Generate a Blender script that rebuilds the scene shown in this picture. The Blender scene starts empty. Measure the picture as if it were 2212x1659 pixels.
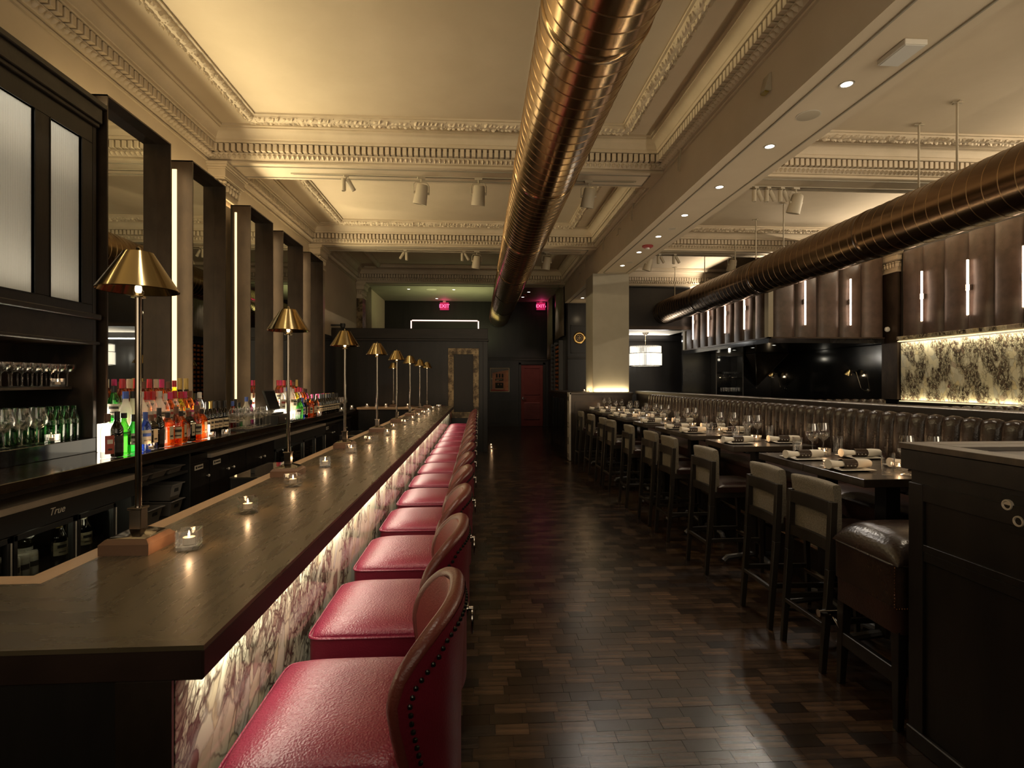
import bpy, bmesh, math, random
from mathutils import Vector, Matrix
random.seed(7)
PI = math.pi
SC = bpy.context.scene
COL = SC.collection
R = math.radians

# ---------------------------------------------------------------- camera
TH = math.atan(72 / 1160)
cam = bpy.data.cameras.new('camera')
cam.sensor_width = 36
cam.lens = 36 * 1160 / 2212
cam.shift_y = -4.5 / 2212
cam.clip_start = .05
camo = bpy.data.objects.new('camera', cam)
COL.objects.link(camo)
camo.location = (0, 0, 1.55)
camo.rotation_euler = (PI / 2, 0, -TH)
SC.camera = camo
# ---------------------------------------------------------------- world, exposure
w = bpy.data.worlds.new('world')
SC.world = w
w.use_nodes = True
w.node_tree.nodes['Background'].inputs[0].default_value = (.05, .042, .034, 1)
w.node_tree.nodes['Background'].inputs[1].default_value = .3
vs = SC.view_settings
vs.view_transform = 'Standard'
vs.look = 'None'
vs.exposure = 0.2
vs.gamma = 1
vs.use_curve_mapping = False
cy = SC.cycles
cy.max_bounces = 7
cy.diffuse_bounces = 3
cy.glossy_bounces = 4
cy.transmission_bounces = 4
cy.transparent_max_bounces = 20
cy.caustics_reflective = False
cy.caustics_refractive = False
cy.sample_clamp_indirect = 2.5
cy.sample_clamp_direct = 12
cy.use_denoising = True
WARM = (1, .74, .44)
WARM2 = (1, .80, .58)
NEUT = (1, .9, .78)


def look(o, tgt):
    d = Vector(tgt) - o.location
    o.rotation_euler = d.to_track_quat('-Z', 'Y').to_euler()


def area(name, loc, tgt, sx, sy, p, col=WARM, spread=180):
    l = bpy.data.lights.new(name, 'AREA')
    l.shape = 'RECTANGLE'
    l.size, l.size_y, l.energy, l.color = sx, sy, p, col
    l.spread = R(spread)
    o = bpy.data.objects.new(name, l)
    COL.objects.link(o)
    o.location = loc
    look(o, tgt)
    return o


def strip(name, p0, p1, aim, width, p, col=WARM, spread=180):
    """a long LED strip from p0 to p1, shining along AIM"""
    p0, p1, a = Vector(p0), Vector(p1), Vector(aim).normalized()
    l = bpy.data.lights.new(name, 'AREA')
    l.shape = 'RECTANGLE'
    l.size, l.size_y, l.energy, l.color = (p1 - p0).length, width, p, col
    l.spread = R(spread)
    o = bpy.data.objects.new(name, l)
    COL.objects.link(o)
    X = (p1 - p0).normalized()
    Z = -a
    Y = Z.cross(X)
    o.matrix_world = Matrix.Translation((p0 + p1) / 2) @ Matrix((X, Y, Z)).transposed().to_4x4()
    return o


def spot(name, loc, tgt, p, deg=50, col=WARM2, blend=.6, r=.03):
    l = bpy.data.lights.new(name, 'SPOT')
    l.energy, l.color, l.spot_size, l.spot_blend, l.shadow_soft_size = p, col, R(deg), blend, r
    o = bpy.data.objects.new(name, l)
    COL.objects.link(o)
    o.location = loc
    look(o, tgt)
    return o


def point(name, loc, p, col=WARM, r=.01):
    l = bpy.data.lights.new(name, 'POINT')
    l.energy, l.color, l.shadow_soft_size = p, col, r
    o = bpy.data.objects.new(name, l)
    COL.objects.link(o)
    o.location = loc
    return o


# cove strips hidden on top of the back bar, and added ceiling fill on the right side
strip('cove_cabinet', (-2.84, .3, 3.60), (-2.84, 4.0, 3.60), (1, 0, .38), .05, 27, (1, .80, .44), 140)
strip('cove_mirrors', (-2.78, 4.2, 3.70), (-2.78, 10.3, 3.70), (1, 0, .38), .05, 64, (1, .81, .47), 140)
strip('cove_mirror_backs', (-3.05, 4.2, 3.70), (-3.05, 9.6, 3.70), (-.35, 0, 1), .05, 5, (1, .72, .36))
strip('ceiling_fill_right', (8.28, 2.0, 4.12), (8.28, 10.2, 4.12), (-1, 0, .5), .05, 190, (1, .82, .58), 130)  # added strip that brightens the right-hand ceiling
strip('ceiling_fill_balcony', (5.98, 10.7, 4.11), (5.98, 14.8, 4.11), (-1, 0, .8), .05, 44, (1, .83, .62), 130)  # unseen strip added on the balcony box to light the ceiling
strip('ceiling_fill_front', (6.0, 10.62, 4.11), (8.2, 10.62, 4.11), (0, -1, .8), .05, 44, (1, .83, .62), 130)  # likewise added, facing the camera side
strip('soffit_fill', (3.2, 2.2, 1.385), (3.2, 8.6, 1.385), (-.25, 0, 1), .04, 20, (1, .82, .58))  # added on the divider cap to brighten the beam soffit
# unseen fill lights added behind the camera
area('rear_fill_left', (-.6, -1.35, 2.6), (-.6, 3.4, 4.5), 3.6, 2.6, 40, (1, .84, .6), 120)
area('rear_fill_right', (4.8, -1.35, 2.6), (4.8, 3.4, 4.5), 3.2, 2.6, 85, (1, .84, .62), 120)
# back bay ceiling wash (unseen area light, tinted greenish)
area('back_bay_wash', (-.6, 16.2, 3.1), (-.6, 16.6, 4.4), 2.2, 1.0, 24, (.90, .95, .45))
# light under the bar top on the marble
strip('bar_front_led', (-.527, 1.1, .992), (-.527, 10.2, .992), (-.5, 0, -1), .012, 30, (1, .92, .72))
strip('marble_top_led', (8.33, .4, 2.34), (8.33, 10.2, 2.34), (.5, 0, -1), .03, 46, (1, .86, .58))
strip('marble_foot_led', (8.36, .4, 1.185), (8.36, 10.2, 1.185), (.35, 0, 1), .03, 26, (1, .82, .50))
strip('column_foot_led', (2.28, 10.46, 1.36), (2.96, 10.46, 1.36), (0, .45, 1), .03, 4.0, (1, .80, .46))
strip('column_foot_led_side', (2.20, 10.5, 1.36), (2.20, 11.1, 1.36), (.45, 0, 1), .03, 2.5, (1, .80, .46))
strip('bottle_led', (-2.70, 3.95, 1.30), (-2.70, 5.15, 1.30), (1, 0, .25), .06, 12, (1, .88, .70))
strip('bottle_led_far', (-2.70, 7.0, 1.30), (-2.70, 8.6, 1.30), (1, 0, .25), .06, 12, (1, .88, .70))
strip('display_top_led', (-3.0, 2.2, 3.36), (-3.0, 3.98, 3.36), (.1, 0, -1), .1, 4.5, (1, .93, .80))
strip('display_foot_led', (-3.0, 2.2, 2.10), (-3.0, 3.98, 2.10), (.1, 0, 1), .1, 3.2, (1, .91, .76))
strip('lounge_cove', (3.4, 16.1, 2.80), (5.8, 16.1, 2.80), (0, -.5, 1), .05, 14, (1, .96, .90))
for ya, yb in ((4.94, 5.27), (5.97, 6.56), (7.30, 7.63), (8.51, 8.85)):
    strip('frame_led', (-2.93, ya, 1.08), (-2.93, ya, 3.62), (.12, 1, 0), .03, 4.5, (1, .76, .42))

# ---------------------------------------------------------------- materials
M = {}


def newmat(name):
    m = bpy.data.materials.new(name)
    m.use_nodes = True
    nt = m.node_tree
    b = nt.nodes['Principled BSDF']
    M[name] = m
    return m, nt, b


def pb(name, col, rough=.5, metal=0., coat=0., spec=.5, trans=0.):
    m, nt, b = newmat(name)
    b.inputs['Base Color'].default_value = (*col, 1)
    b.inputs['Roughness'].default_value = rough
    b.inputs['Metallic'].default_value = metal
    b.inputs['Coat Weight'].default_value = coat
    b.inputs['Specular IOR Level'].default_value = spec
    b.inputs['Transmission Weight'].default_value = trans
    return m


def node(nt, t, **kw):
    n = nt.nodes.new(t)
    for k, v in kw.items():
        if k in n.inputs.keys():
            n.inputs[k].default_value = v
        else:
            setattr(n, k, v)
    return n


def ramp(nt, stops):
    r = nt.nodes.new('ShaderNodeValToRGB')
    e = r.color_ramp.elements
    while len(e) < len(stops):
        e.new(.5)
    for el, (p, c) in zip(e, stops):
        el.position = p
        el.color = (*c, 1)
    return r


def coords(nt, scale=(1, 1, 1), rot=(0, 0, 0)):
    tc = nt.nodes.new('ShaderNodeTexCoord')
    mp = nt.nodes.new('ShaderNodeMapping')
    mp.inputs['Scale'].default_value = scale
    mp.inputs['Rotation'].default_value = rot
    nt.links.new(tc.outputs['Object'], mp.inputs['Vector'])
    return mp


def noisy(name, c1, c2, scale=5, stretch=(1, 1, 1), rough=.5, metal=0., bump=0., bscale=None, coat=0., lo=.35, hi=.65, rvar=0., rand=False, spec=.5):
    """two-tone noise material with optional bump; RAND tints it per object"""
    m, nt, b = newmat(name)
    L = nt.links.new
    mp = coords(nt, stretch)
    n = node(nt, 'ShaderNodeTexNoise', Scale=scale, Detail=5., Roughness=.6)
    L(mp.outputs[0], n.inputs['Vector'])
    r = ramp(nt, [(lo, c1), (hi, c2)])
    L(n.outputs['Fac'], r.inputs[0])
    out = r.outputs[0]
    if rand:
        oi = nt.nodes.new('ShaderNodeObjectInfo')
        hs = nt.nodes.new('ShaderNodeHueSaturation')
        mr = nt.nodes.new('ShaderNodeMapRange')
        mr.inputs['To Min'].default_value = .45
        mr.inputs['To Max'].default_value = 2.4
        L(oi.outputs['Random'], mr.inputs['Value'])
        L(mr.outputs[0], hs.inputs['Value'])
        L(out, hs.inputs['Color'])
        out = hs.outputs[0]
    L(out, b.inputs['Base Color'])
    b.inputs['Roughness'].default_value = rough
    b.inputs['Metallic'].default_value = metal
    b.inputs['Coat Weight'].default_value = coat
    b.inputs['Coat Roughness'].default_value = .15
    b.inputs['Specular IOR Level'].default_value = spec if max(c2) > .03 else .32
    if rvar:
        mr = nt.nodes.new('ShaderNodeMapRange')
        mr.inputs['To Min'].default_value = rough - rvar
        mr.inputs['To Max'].default_value = rough + rvar
        L(n.outputs['Fac'], mr.inputs['Value'])
        L(mr.outputs[0], b.inputs['Roughness'])
    if bump:
        n2 = node(nt, 'ShaderNodeTexNoise', Scale=bscale or scale, Detail=3.)
        L(mp.outputs[0], n2.inputs['Vector'])
        bp = node(nt, 'ShaderNodeBump', Strength=bump, Distance=.01)
        L(n2.outputs['Fac'], bp.inputs['Height'])
        L(bp.outputs[0], b.inputs['Normal'])
    return m


def leather(name, col, col2, rough=.36, grain=160, bump=.25):
    m, nt, b = newmat(name)
    L = nt.links.new
    mp = coords(nt)
    n = node(nt, 'ShaderNodeTexNoise', Scale=6., Detail=4.)
    L(mp.outputs[0], n.inputs['Vector'])
    r = ramp(nt, [(.35, col), (.7, col2)])
    L(n.outputs['Fac'], r.inputs[0])
    L(r.outputs[0], b.inputs['Base Color'])
    v = node(nt, 'ShaderNodeTexVoronoi', Scale=float(grain))
    v.feature = 'SMOOTH_F1'
    L(mp.outputs[0], v.inputs['Vector'])
    bp = node(nt, 'ShaderNodeBump', Strength=bump, Distance=.004)
    L(v.outputs['Distance'], bp.inputs['Height'])
    L(bp.outputs[0], b.inputs['Normal'])
    b.inputs['Roughness'].default_value = rough
    return m


def thin(name, tint=(1, 1, 1), body=.0, ior=1.5, rough=.015):
    """thin clear glass: fresnel mix of see-through tint and reflection"""
    m, nt, b = newmat(name)
    nt.nodes.remove(b)
    out = nt.nodes['Material Output']
    t = node(nt, 'ShaderNodeBsdfTransparent')
    t.inputs[0].default_value = (*tint, 1)
    g = node(nt, 'ShaderNodeBsdfGlossy', Roughness=rough)
    g.inputs[0].default_value = (1, 1, 1, 1)
    f = node(nt, 'ShaderNodeLayerWeight', Blend=.32)
    mx = nt.nodes.new('ShaderNodeMixShader')
    mp = nt.nodes.new('ShaderNodeMapRange')
    mp.inputs['To Min'].default_value = .045
    mp.inputs['To Max'].default_value = .85
    L = nt.links.new
    L(f.outputs['Facing'], mp.inputs['Value'])
    L(mp.outputs[0], mx.inputs[0])
    L(t.outputs[0], mx.inputs[1])
    L(g.outputs[0], mx.inputs[2])
    if body:
        d = node(nt, 'ShaderNodeBsdfTranslucent')
        d.inputs[0].default_value = (*tint, 1)
        d2 = node(nt, 'ShaderNodeBsdfDiffuse')
        d2.inputs[0].default_value = (*tint, 1)
        ad = nt.nodes.new('ShaderNodeMixShader')
        ad.inputs[0].default_value = .4
        L(d.outputs[0], ad.inputs[1])
        L(d2.outputs[0], ad.inputs[2])
        m2 = nt.nodes.new('ShaderNodeMixShader')
        m2.inputs[0].default_value = body
        L(mx.outputs[0], m2.inputs[1])
        L(ad.outputs[0], m2.inputs[2])
        L(m2.outputs[0], out.inputs[0])
    else:
        L(mx.outputs[0], out.inputs[0])
    return m


def emit(name, col, s):
    m, nt, b = newmat(name)
    b.inputs['Base Color'].default_value = (*[min(1, c * .8) for c in col], 1)
    b.inputs['Emission Color'].default_value = (*col, 1)
    b.inputs['Emission Strength'].default_value = s
    return m


def marble(name, scale=1.0, rot=(0, .45, .3), glossy=.12, thr=.47):
    """breccia: cream pebbles, dark vein clumps between them"""
    m, nt, b = newmat(name)
    L = nt.links.new

    def math_(op, a, c):
        q = nt.nodes.new('ShaderNodeMath')
        q.operation = op
        L(a, q.inputs[0])
        if hasattr(c, 'is_linked'):
            L(c, q.inputs[1])
        else:
            q.inputs[1].default_value = c
        return q.outputs[0]
    mp0 = coords(nt, (1, 1, 1), rot)
    mp = node(nt, 'ShaderNodeMapping')
    mp.inputs['Scale'].default_value = (scale, scale, scale * .55)
    L(mp0.outputs[0], mp.inputs['Vector'])
    n = node(nt, 'ShaderNodeTexNoise', Scale=6., Detail=5.)
    L(mp.outputs[0], n.inputs['Vector'])
    sc_ = nt.nodes.new('ShaderNodeVectorMath')
    sc_.operation = 'SCALE'
    sc_.inputs['Scale'].default_value = .12
    L(n.outputs['Color'], sc_.inputs[0])
    add = nt.nodes.new('ShaderNodeVectorMath')
    L(mp.outputs[0], add.inputs[0])
    L(sc_.outputs[0], add.inputs[1])

    def vor(s, feat):
        v = node(nt, 'ShaderNodeTexVoronoi', Scale=s)
        v.feature = feat
        L(add.outputs[0], v.inputs['Vector'])
        return v
    v1, v2, v3 = vor(17., 'DISTANCE_TO_EDGE'), vor(42., 'DISTANCE_TO_EDGE'), vor(100., 'DISTANCE_TO_EDGE')
    vc, vd = vor(17., 'F1'), vor(42., 'F1')
    nm = node(nt, 'ShaderNodeTexNoise', Scale=5.5, Detail=3.)
    L(mp.outputs[0], nm.inputs['Vector'])
    m1 = ramp(nt, [(.36, (.12, .12, .12)), (.54, (1, 1, 1))])
    m2 = ramp(nt, [(thr, (0, 0, 0)), (thr + .08, (1, 1, 1))])
    L(nm.outputs['Fac'], m1.inputs[0])
    L(nm.outputs['Fac'], m2.inputs[0])
    e1 = ramp(nt, [(0, (1, 1, 1)), (.025, (.8, .8, .8)), (.06, (0, 0, 0))])
    e2 = ramp(nt, [(0, (1, 1, 1)), (.05, (.75, .75, .75)), (.11, (0, 0, 0))])
    e3 = ramp(nt, [(0, (1, 1, 1)), (.16, (0, 0, 0))])
    for v, e in ((v1, e1), (v2, e2), (v3, e3)):
        L(v.outputs['Distance'], e.inputs[0])
    fine = math_('MULTIPLY', math_('MAXIMUM', e2.outputs[0], math_('MULTIPLY', e3.outputs[0], .7)), m2.outputs[0])
    fac = math_('MAXIMUM', math_('MULTIPLY', e1.outputs[0], m1.outputs[0]), fine)
    sp = nt.nodes.new('ShaderNodeSeparateColor')
    L(vc.outputs['Color'], sp.inputs[0])
    sp2 = nt.nodes.new('ShaderNodeSeparateColor')
    L(vd.outputs['Color'], sp2.inputs[0])
    base = ramp(nt, [(0, (.52, .48, .34)), (.35, (.60, .56, .43)), (.6, (.43, .42, .36)), (.8, (.54, .46, .28)), (.96, (.52, .48, .38)), (1, (.14, .05, .04))])
    L(sp.outputs[0], base.inputs[0])
    dk = ramp(nt, [(.0, (.34, .31, .23)), (.55, (.54, .50, .37)), (.75, (.20, .15, .11)), (1, (.07, .05, .04))])
    L(sp2.outputs[0], dk.inputs[0])
    mb = nt.nodes.new('ShaderNodeMix')
    mb.data_type = 'RGBA'
    L(m2.outputs[0], mb.inputs[0])
    L(base.outputs[0], mb.inputs[6])
    L(dk.outputs[0], mb.inputs[7])
    vein = ramp(nt, [(.3, (.015, .012, .010)), (.7, (.050, .038, .027))])
    L(n.outputs['Fac'], vein.inputs[0])
    mc = nt.nodes.new('ShaderNodeMix')
    mc.data_type = 'RGBA'
    L(fac, mc.inputs[0])
    L(mb.outputs[2], mc.inputs[6])
    L(vein.outputs[0], mc.inputs[7])
    L(mc.outputs[2], b.inputs['Base Color'])
    b.inputs['Roughness'].default_value = glossy
    return m


CREAM = (.60, .50, .36)
noisy('plaster', (.57, .475, .34), (.63, .53, .39), 1.2, rough=.85, bump=.05, bscale=30)
noisy('plaster_trim', (.55, .46, .33), (.62, .52, .385), 3, rough=.75, bump=.08, bscale=60)
noisy('plaster_grey', (.30, .27, .205), (.34, .305, .235), 2, rough=.7)
noisy('black_wood', (.010, .0085, .0075), (.017, .014, .012), 8, (1, 1, .15), rough=.34, bump=.05, bscale=40)
noisy('black_wood_h', (.012, .0095, .008), (.022, .017, .013), 9, (.15, 1, 1), rough=.38, bump=.06, bscale=40)
noisy('dark_panel', (.014, .013, .013), (.021, .019, .018), 2, rough=.3)
noisy('gloss_black', (.008, .008, .009), (.012, .011, .011), 2, rough=.12)
noisy('bronze_plate', (.032, .022, .015), (.075, .052, .036), 5, (1, 1, .5), rough=.36, metal=.6, lo=.3, hi=.7, rvar=.08)
noisy('bronze_dark', (.030, .022, .016), (.055, .04, .028), 4, rough=.33, metal=.5)
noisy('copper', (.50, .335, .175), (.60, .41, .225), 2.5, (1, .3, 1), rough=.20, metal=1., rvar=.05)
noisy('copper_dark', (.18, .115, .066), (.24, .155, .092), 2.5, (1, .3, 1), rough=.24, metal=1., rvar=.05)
pb('seam_metal', (.34, .22, .115), .3, 1.)
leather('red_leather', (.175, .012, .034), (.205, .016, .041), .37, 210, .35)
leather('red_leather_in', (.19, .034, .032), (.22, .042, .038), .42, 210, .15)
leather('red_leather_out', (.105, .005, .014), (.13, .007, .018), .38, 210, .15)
leather('roll_leather', (.095, .021, .016), (.125, .028, .020), .34, 210, .18)
leather('brown_leather', (.018, .0105, .0075), (.036, .020, .013), .27, 90, .25)
leather('brown_leather_seat', (.024, .0115, .009), (.042, .019, .014), .30, 90, .25)
leather('panel_leather', (.050, .032, .025), (.085, .058, .046), .42, 60, .2)
marble('marble', 1.0, (0.45, .0, .0))
marble('marble_wall', .80, (0.12, .0, .0), .15, .43)
noisy('pilaster_marble', (.20, .145, .10), (.38, .28, .18), 3, (1, 1, .5), rough=.3)
noisy('parquet', (.016, .009, .0055), (.044, .025, .013), 6, (.5, 6, 1), rough=.24, bump=.05, bscale=50, rand=True)
noisy('bar_top', (.054, .041, .023), (.084, .064, .036), 9, (6, .6, 1), rough=.28, bump=.02, bscale=20, rvar=.06, lo=.3, hi=.72)
noisy('bar_edge', (.016, .0085, .006), (.026, .014, .010), 6, (1, .2, 1), rough=.38)
noisy('light_wood', (.36, .235, .135), (.44, .30, .18), 6, (1, .2, 1), rough=.5)
noisy('stone_top', (.016, .011, .007), (.045, .028, .016), 9, rough=.10, lo=.4, hi=.75)
noisy('walnut', (.085, .042, .022), (.14, .072, .038), 7, (.4, 2, 2), rough=.42)
pb('brass', (.36, .275, .135), .13, 1.)
pb('brass_in', (.60, .47, .25), .25, 1.)
pb('pole_metal', (.26, .22, .18), .14, 1.)
pb('dark_chrome', (.28, .25, .22), .15, 1.)
pb('chrome', (.62, .6, .56), .12, 1.)
noisy('steel', (.50, .45, .38), (.62, .56, .48), 12, (1, .3, 1), rough=.42, metal=.3)
pb('steel_dark', (.12, .115, .11), .35, .8)
pb('gold', (.62, .42, .16), .25, 1.)
noisy('tarnished', (.05, .032, .016), (.26, .19, .10), 7, rough=.4, metal=.5, lo=.42, hi=.6)
thin('clear_glass')
thin('green_glass', (.16, .62, .22))
thin('bright_green_glass', (.30, .80, .22))
thin('amber_glass', (.62, .22, .05))
thin('orange_glass', (.90, .42, .14))
thin('purple_glass', (.40, .05, .25))
thin('yellow_glass', (.82, .80, .16))
thin('blue_glass', (.12, .22, .62))
thin('dark_glass', (.035, .028, .018))
thin('red_glass', (.70, .12, .05))
thin('frost_glass', (.95, .93, .86), body=.6)
thin('pane_glass', (.72, .74, .72))
thin('water_green', (.45, .72, .48))
pb('black_cap', (.015, .014, .014), .4)
pb('white_cap', (.62, .60, .55), .5)
pb('red_cap', (.42, .03, .04), .4)
pb('pink_cap', (.55, .04, .16), .4)
pb('blue_cap', (.06, .12, .45), .4)
pb('gold_cap', (.5, .36, .12), .35, .8)
pb('brown_cap', (.12, .06, .035), .5)
pb('paper_white', (.62, .58, .50), .7)
pb('paper_cream', (.52, .44, .30), .7)
pb('paper_black', (.03, .028, .026), .6)
pb('paper_red', (.36, .07, .05), .6)
pb('paper_pink', (.55, .10, .28), .6)
pb('ink', (.03, .025, .02), .7)
pb('linen', (.66, .61, .52), .9)
pb('porcelain', (.52, .48, .40), .35)
pb('wax', (.8, .66, .5), .6)
pb('black_plastic', (.02, .02, .02), .45)
pb('grey_plastic', (.17, .155, .14), .5)
pb('white_paint', (.55, .50, .42), .6)
pb('lamp_paint', (.43, .37, .27), .55)
pb('black_metal', (.014, .013, .012), .35, .5)
pb('mirror', (.70, .70, .63), .015, 1.)
pb('old_mirror', (.022, .018, .015), .38, spec=.25)
pb('rail_metal', (.42, .32, .2), .22, 1.)
pb('feet_metal', (.11, .11, .115), .4, .6)
pb('nail', (.045, .05, .045), .25, .9)
pb('nail_copper', (.40, .2, .11), .25, 1.)
noisy('tweed', (.13, .112, .082), (.23, .198, .15), 130, rough=.95, bump=.4, bscale=220)
noisy('chair_wood', (.016, .013, .010), (.026, .021, .016), 8, (1, 1, .2), rough=.36)
noisy('table_wood', (.020, .0145, .0105), (.036, .026, .018), 5, (.6, 3, 1), rough=.24)
noisy('worn_wood', (.045, .032, .022), (.085, .062, .042), 5, (.6, 3, 1), rough=.42)
noisy('drape', (.22, .17, .12), (.28, .22, .16), 4, rough=.8)
noisy('door_paint', (.10, .022, .018), (.13, .03, .024), 3, rough=.65, spec=.2)
noisy('photo_orange', (.38, .10, .02), (.62, .20, .05), 4, rough=.4)
pb('picture_cream', (.5, .38, .2), .4)
pb('smoke_red', (.35, .05, .05), .5)
emit('led', (1, .78, .42), 1.25)
emit('led_white', (1, .93, .82), 4)
emit('tube_light', (1, .70, .50), 8)
emit('flame', (1, .66, .36), 22)
emit('bulb_glow', (1, .74, .42), 5)
emit('down_light', (1, .88, .68), 14)
emit('exit_pink', (1, .22, .48), 1.25)
emit('exit_dim', (.5, .02, .12), .30)
emit('crystal', (1, .93, .80), .75)
emit('riser_light', (1, .88, .66), 2.6)
emit('shop_light', (1, .72, .62), 1.5)
# fluted glass of the display cabinet: translucent
thin('fluted', (.86, .83, .72), body=.88, rough=.25)
# ---------------------------------------------------------------- helpers
class MB:
    """collects shapes; obj() links them as ONE mesh object"""

    def __init__(s):
        s.v, s.f = [], []

    def add(s, vs, fs, T=None):
        b = len(s.v)
        s.v += [tuple(T @ Vector(p)) for p in vs] if T else [tuple(p) for p in vs]
        s.f += [tuple(b + i for i in f) for f in fs]
        return s

    def box(s, x0, x1, y0, y1, z0, z1, T=None):
        return s.add([(x0, y0, z0), (x1, y0, z0), (x1, y1, z0), (x0, y1, z0), (x0, y0, z1), (x1, y0, z1), (x1, y1, z1), (x0, y1, z1)],
                     [(0, 3, 2, 1), (4, 5, 6, 7), (0, 1, 5, 4), (1, 2, 6, 5), (2, 3, 7, 6), (3, 0, 4, 7)], T)

    def bar(s, p0, p1, wx, wy, w2x=None, w2y=None):
        """tapered upright or slanting bar with a rectangular section (in x and y)"""
        a, b = Vector(p0), Vector(p1)
        w2x = wx if w2x is None else w2x
        w2y = wy if w2y is None else w2y
        q = [(-1, -1), (1, -1), (1, 1), (-1, 1)]
        vs = [(a.x + i * wx / 2, a.y + j * wy / 2, a.z) for i, j in q] + [(b.x + i * w2x / 2, b.y + j * w2y / 2, b.z) for i, j in q]
        return s.add(vs, [(0, 3, 2, 1), (4, 5, 6, 7), (0, 1, 5, 4), (1, 2, 6, 5), (2, 3, 7, 6), (3, 0, 4, 7)])

    def prism(s, poly, z0, z1, T=None):
        n = len(poly)
        vs = [(x, y, z0) for x, y in poly] + [(x, y, z1) for x, y in poly]
        fs = [tuple(range(n))[::-1], tuple(range(n, 2 * n))] + [(i, (i + 1) % n, n + (i + 1) % n, n + i) for i in range(n)]
        return s.add(vs, fs, T)

    def lathe(s, prof, n=16, c=(0, 0, 0), T=None, cap=True):
        vs = []
        for r, z in prof:
            for k in range(n):
                a = 2 * PI * k / n
                vs.append((c[0] + r * math.cos(a), c[1] + r * math.sin(a), c[2] + z))
        fs = []
        for i in range(len(prof) - 1):
            for k in range(n):
                k2 = (k + 1) % n
                fs.append((i * n + k, i * n + k2, (i + 1) * n + k2, (i + 1) * n + k))
        if cap:
            if prof[0][0] > 1e-4:
                fs.append(tuple(range(n))[::-1])
            if prof[-1][0] > 1e-4:
                fs.append(tuple(range((len(prof) - 1) * n, len(prof) * n)))
        return s.add(vs, fs, T)

    def tube(s, pts, r, n=8, closed=False, cap=True):
        pts = [Vector(p) for p in pts]
        m = len(pts)
        vs, fs = [], []
        up = Vector((0, 0, 1))
        for i, p in enumerate(pts):
            if closed:
                t = pts[(i + 1) % m] - pts[i - 1]
            else:
                t = pts[min(i + 1, m - 1)] - pts[max(i - 1, 0)]
            t = t.normalized() if t.length > 1e-9 else Vector((0, 0, 1))
            if i == 0:
                ref = up if abs(t.z) < .95 else Vector((1, 0, 0))
                X = t.cross(ref).normalized()
            else:
                X = (X - t * X.dot(t)).normalized()      # carry the frame along
            Y = X.cross(t).normalized()
            rr = r[i] if isinstance(r, (list, tuple)) else r
            for k in range(n):
                a = 2 * PI * k / n
                vs.append(p + X * (rr * math.cos(a)) + Y * (rr * math.sin(a)))
        for i in range(m if closed else m - 1):
            j = (i + 1) % m
            for k in range(n):
                k2 = (k + 1) % n
                fs.append((i * n + k, i * n + k2, j * n + k2, j * n + k))
        if cap and not closed:
            fs.append(tuple(range(n))[::-1])
            fs.append(tuple(range((m - 1) * n, m * n)))
        return s.add(vs, fs)

    def cyl(s, p0, p1, r, n=12):
        return s.tube([p0, p1], r, n)

    def grid(s, fn, nu, nv, cu=False, cv=False):
        vs = [fn(i / (nu if cu else nu - 1), j / (nv if cv else nv - 1)) for i in range(nu) for j in range(nv)]
        fs = []
        for i in range(nu if cu else nu - 1):
            for j in range(nv if cv else nv - 1):
                i2, j2 = (i + 1) % nu, (j + 1) % nv
                fs.append((i * nv + j, i2 * nv + j, i2 * nv + j2, i * nv + j2))
        return s.add(vs, fs)

    def ball(s, c, rx, ry=None, rz=None, n=6, m=4):
        ry = rx if ry is None else ry
        rz = rx if rz is None else rz
        prof = [(math.sin(PI * i / m), -math.cos(PI * i / m)) for i in range(m + 1)]
        T = Matrix.Translation(c) @ Matrix.Diagonal((rx, ry, rz, 1))
        return s.lathe([(max(r, 1e-5), z) for r, z in prof], n, T=T, cap=False)

    def mesh(s, name, mat, ang=35, bev=0, seg=1, merge=False):
        me = bpy.data.meshes.new(name)
        me.from_pydata(s.v, [], s.f)
        bm = bmesh.new()
        bm.from_mesh(me)
        if merge:
            bmesh.ops.remove_doubles(bm, verts=bm.verts, dist=1e-5)
        bmesh.ops.recalc_face_normals(bm, faces=bm.faces)
        if bev:
            es = [e for e in bm.edges if len(e.link_faces) == 2 and e.calc_face_angle(0) > .6]
            bmesh.ops.bevel(bm, geom=es, offset=bev, segments=seg, affect='EDGES', profile=.6)
        bm.to_mesh(me)
        bm.free()
        if ang:
            me.shade_smooth()
            me.set_sharp_from_angle(angle=R(ang))
        me.materials.append(M[mat])
        return me

    def obj(s, name, mat, parent=None, ang=35, bev=0, seg=1, merge=False, loc=None, label=None, stuff=False):
        o = bpy.data.objects.new(name, s.mesh(name, mat, ang, bev, seg, merge))
        COL.objects.link(o)
        if parent:
            o.parent = parent
        if loc:
            o.location = loc
        if label:
            o['label'] = label
        if stuff:
            o['kind'] = 'stuff'
        return o


def put(name, me, parent=None, loc=(0, 0, 0), rz=0):
    o = bpy.data.objects.new(name, me)
    COL.objects.link(o)
    o.parent = parent
    o.location = loc
    o.rotation_euler.z = rz
    return o


def tag(o, label, cat, group=None):
    o['label'] = label
    o['category'] = cat
    if group:
        o['group'] = group
    return o


def thing(name, label, cat, loc=(0, 0, 0), rz=0, group=None):
    o = bpy.data.objects.new(name, None)
    COL.objects.link(o)
    o.empty_display_size = .05
    o.location = loc
    o.rotation_euler.z = rz
    return tag(o, label, cat, group)


def dup(root, loc, rz=0, label=None, group=None):
    r = root.copy()
    COL.objects.link(r)
    r.location = loc
    r.rotation_euler = (0, 0, rz)
    if label:
        r['label'] = label
    if group:
        r['group'] = group
    for ch in list(root.children):
        c = ch.copy()
        COL.objects.link(c)
        c.parent = r
        for g in ch.children:
            d = g.copy()
            COL.objects.link(d)
            d.parent = c
    return r


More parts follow.
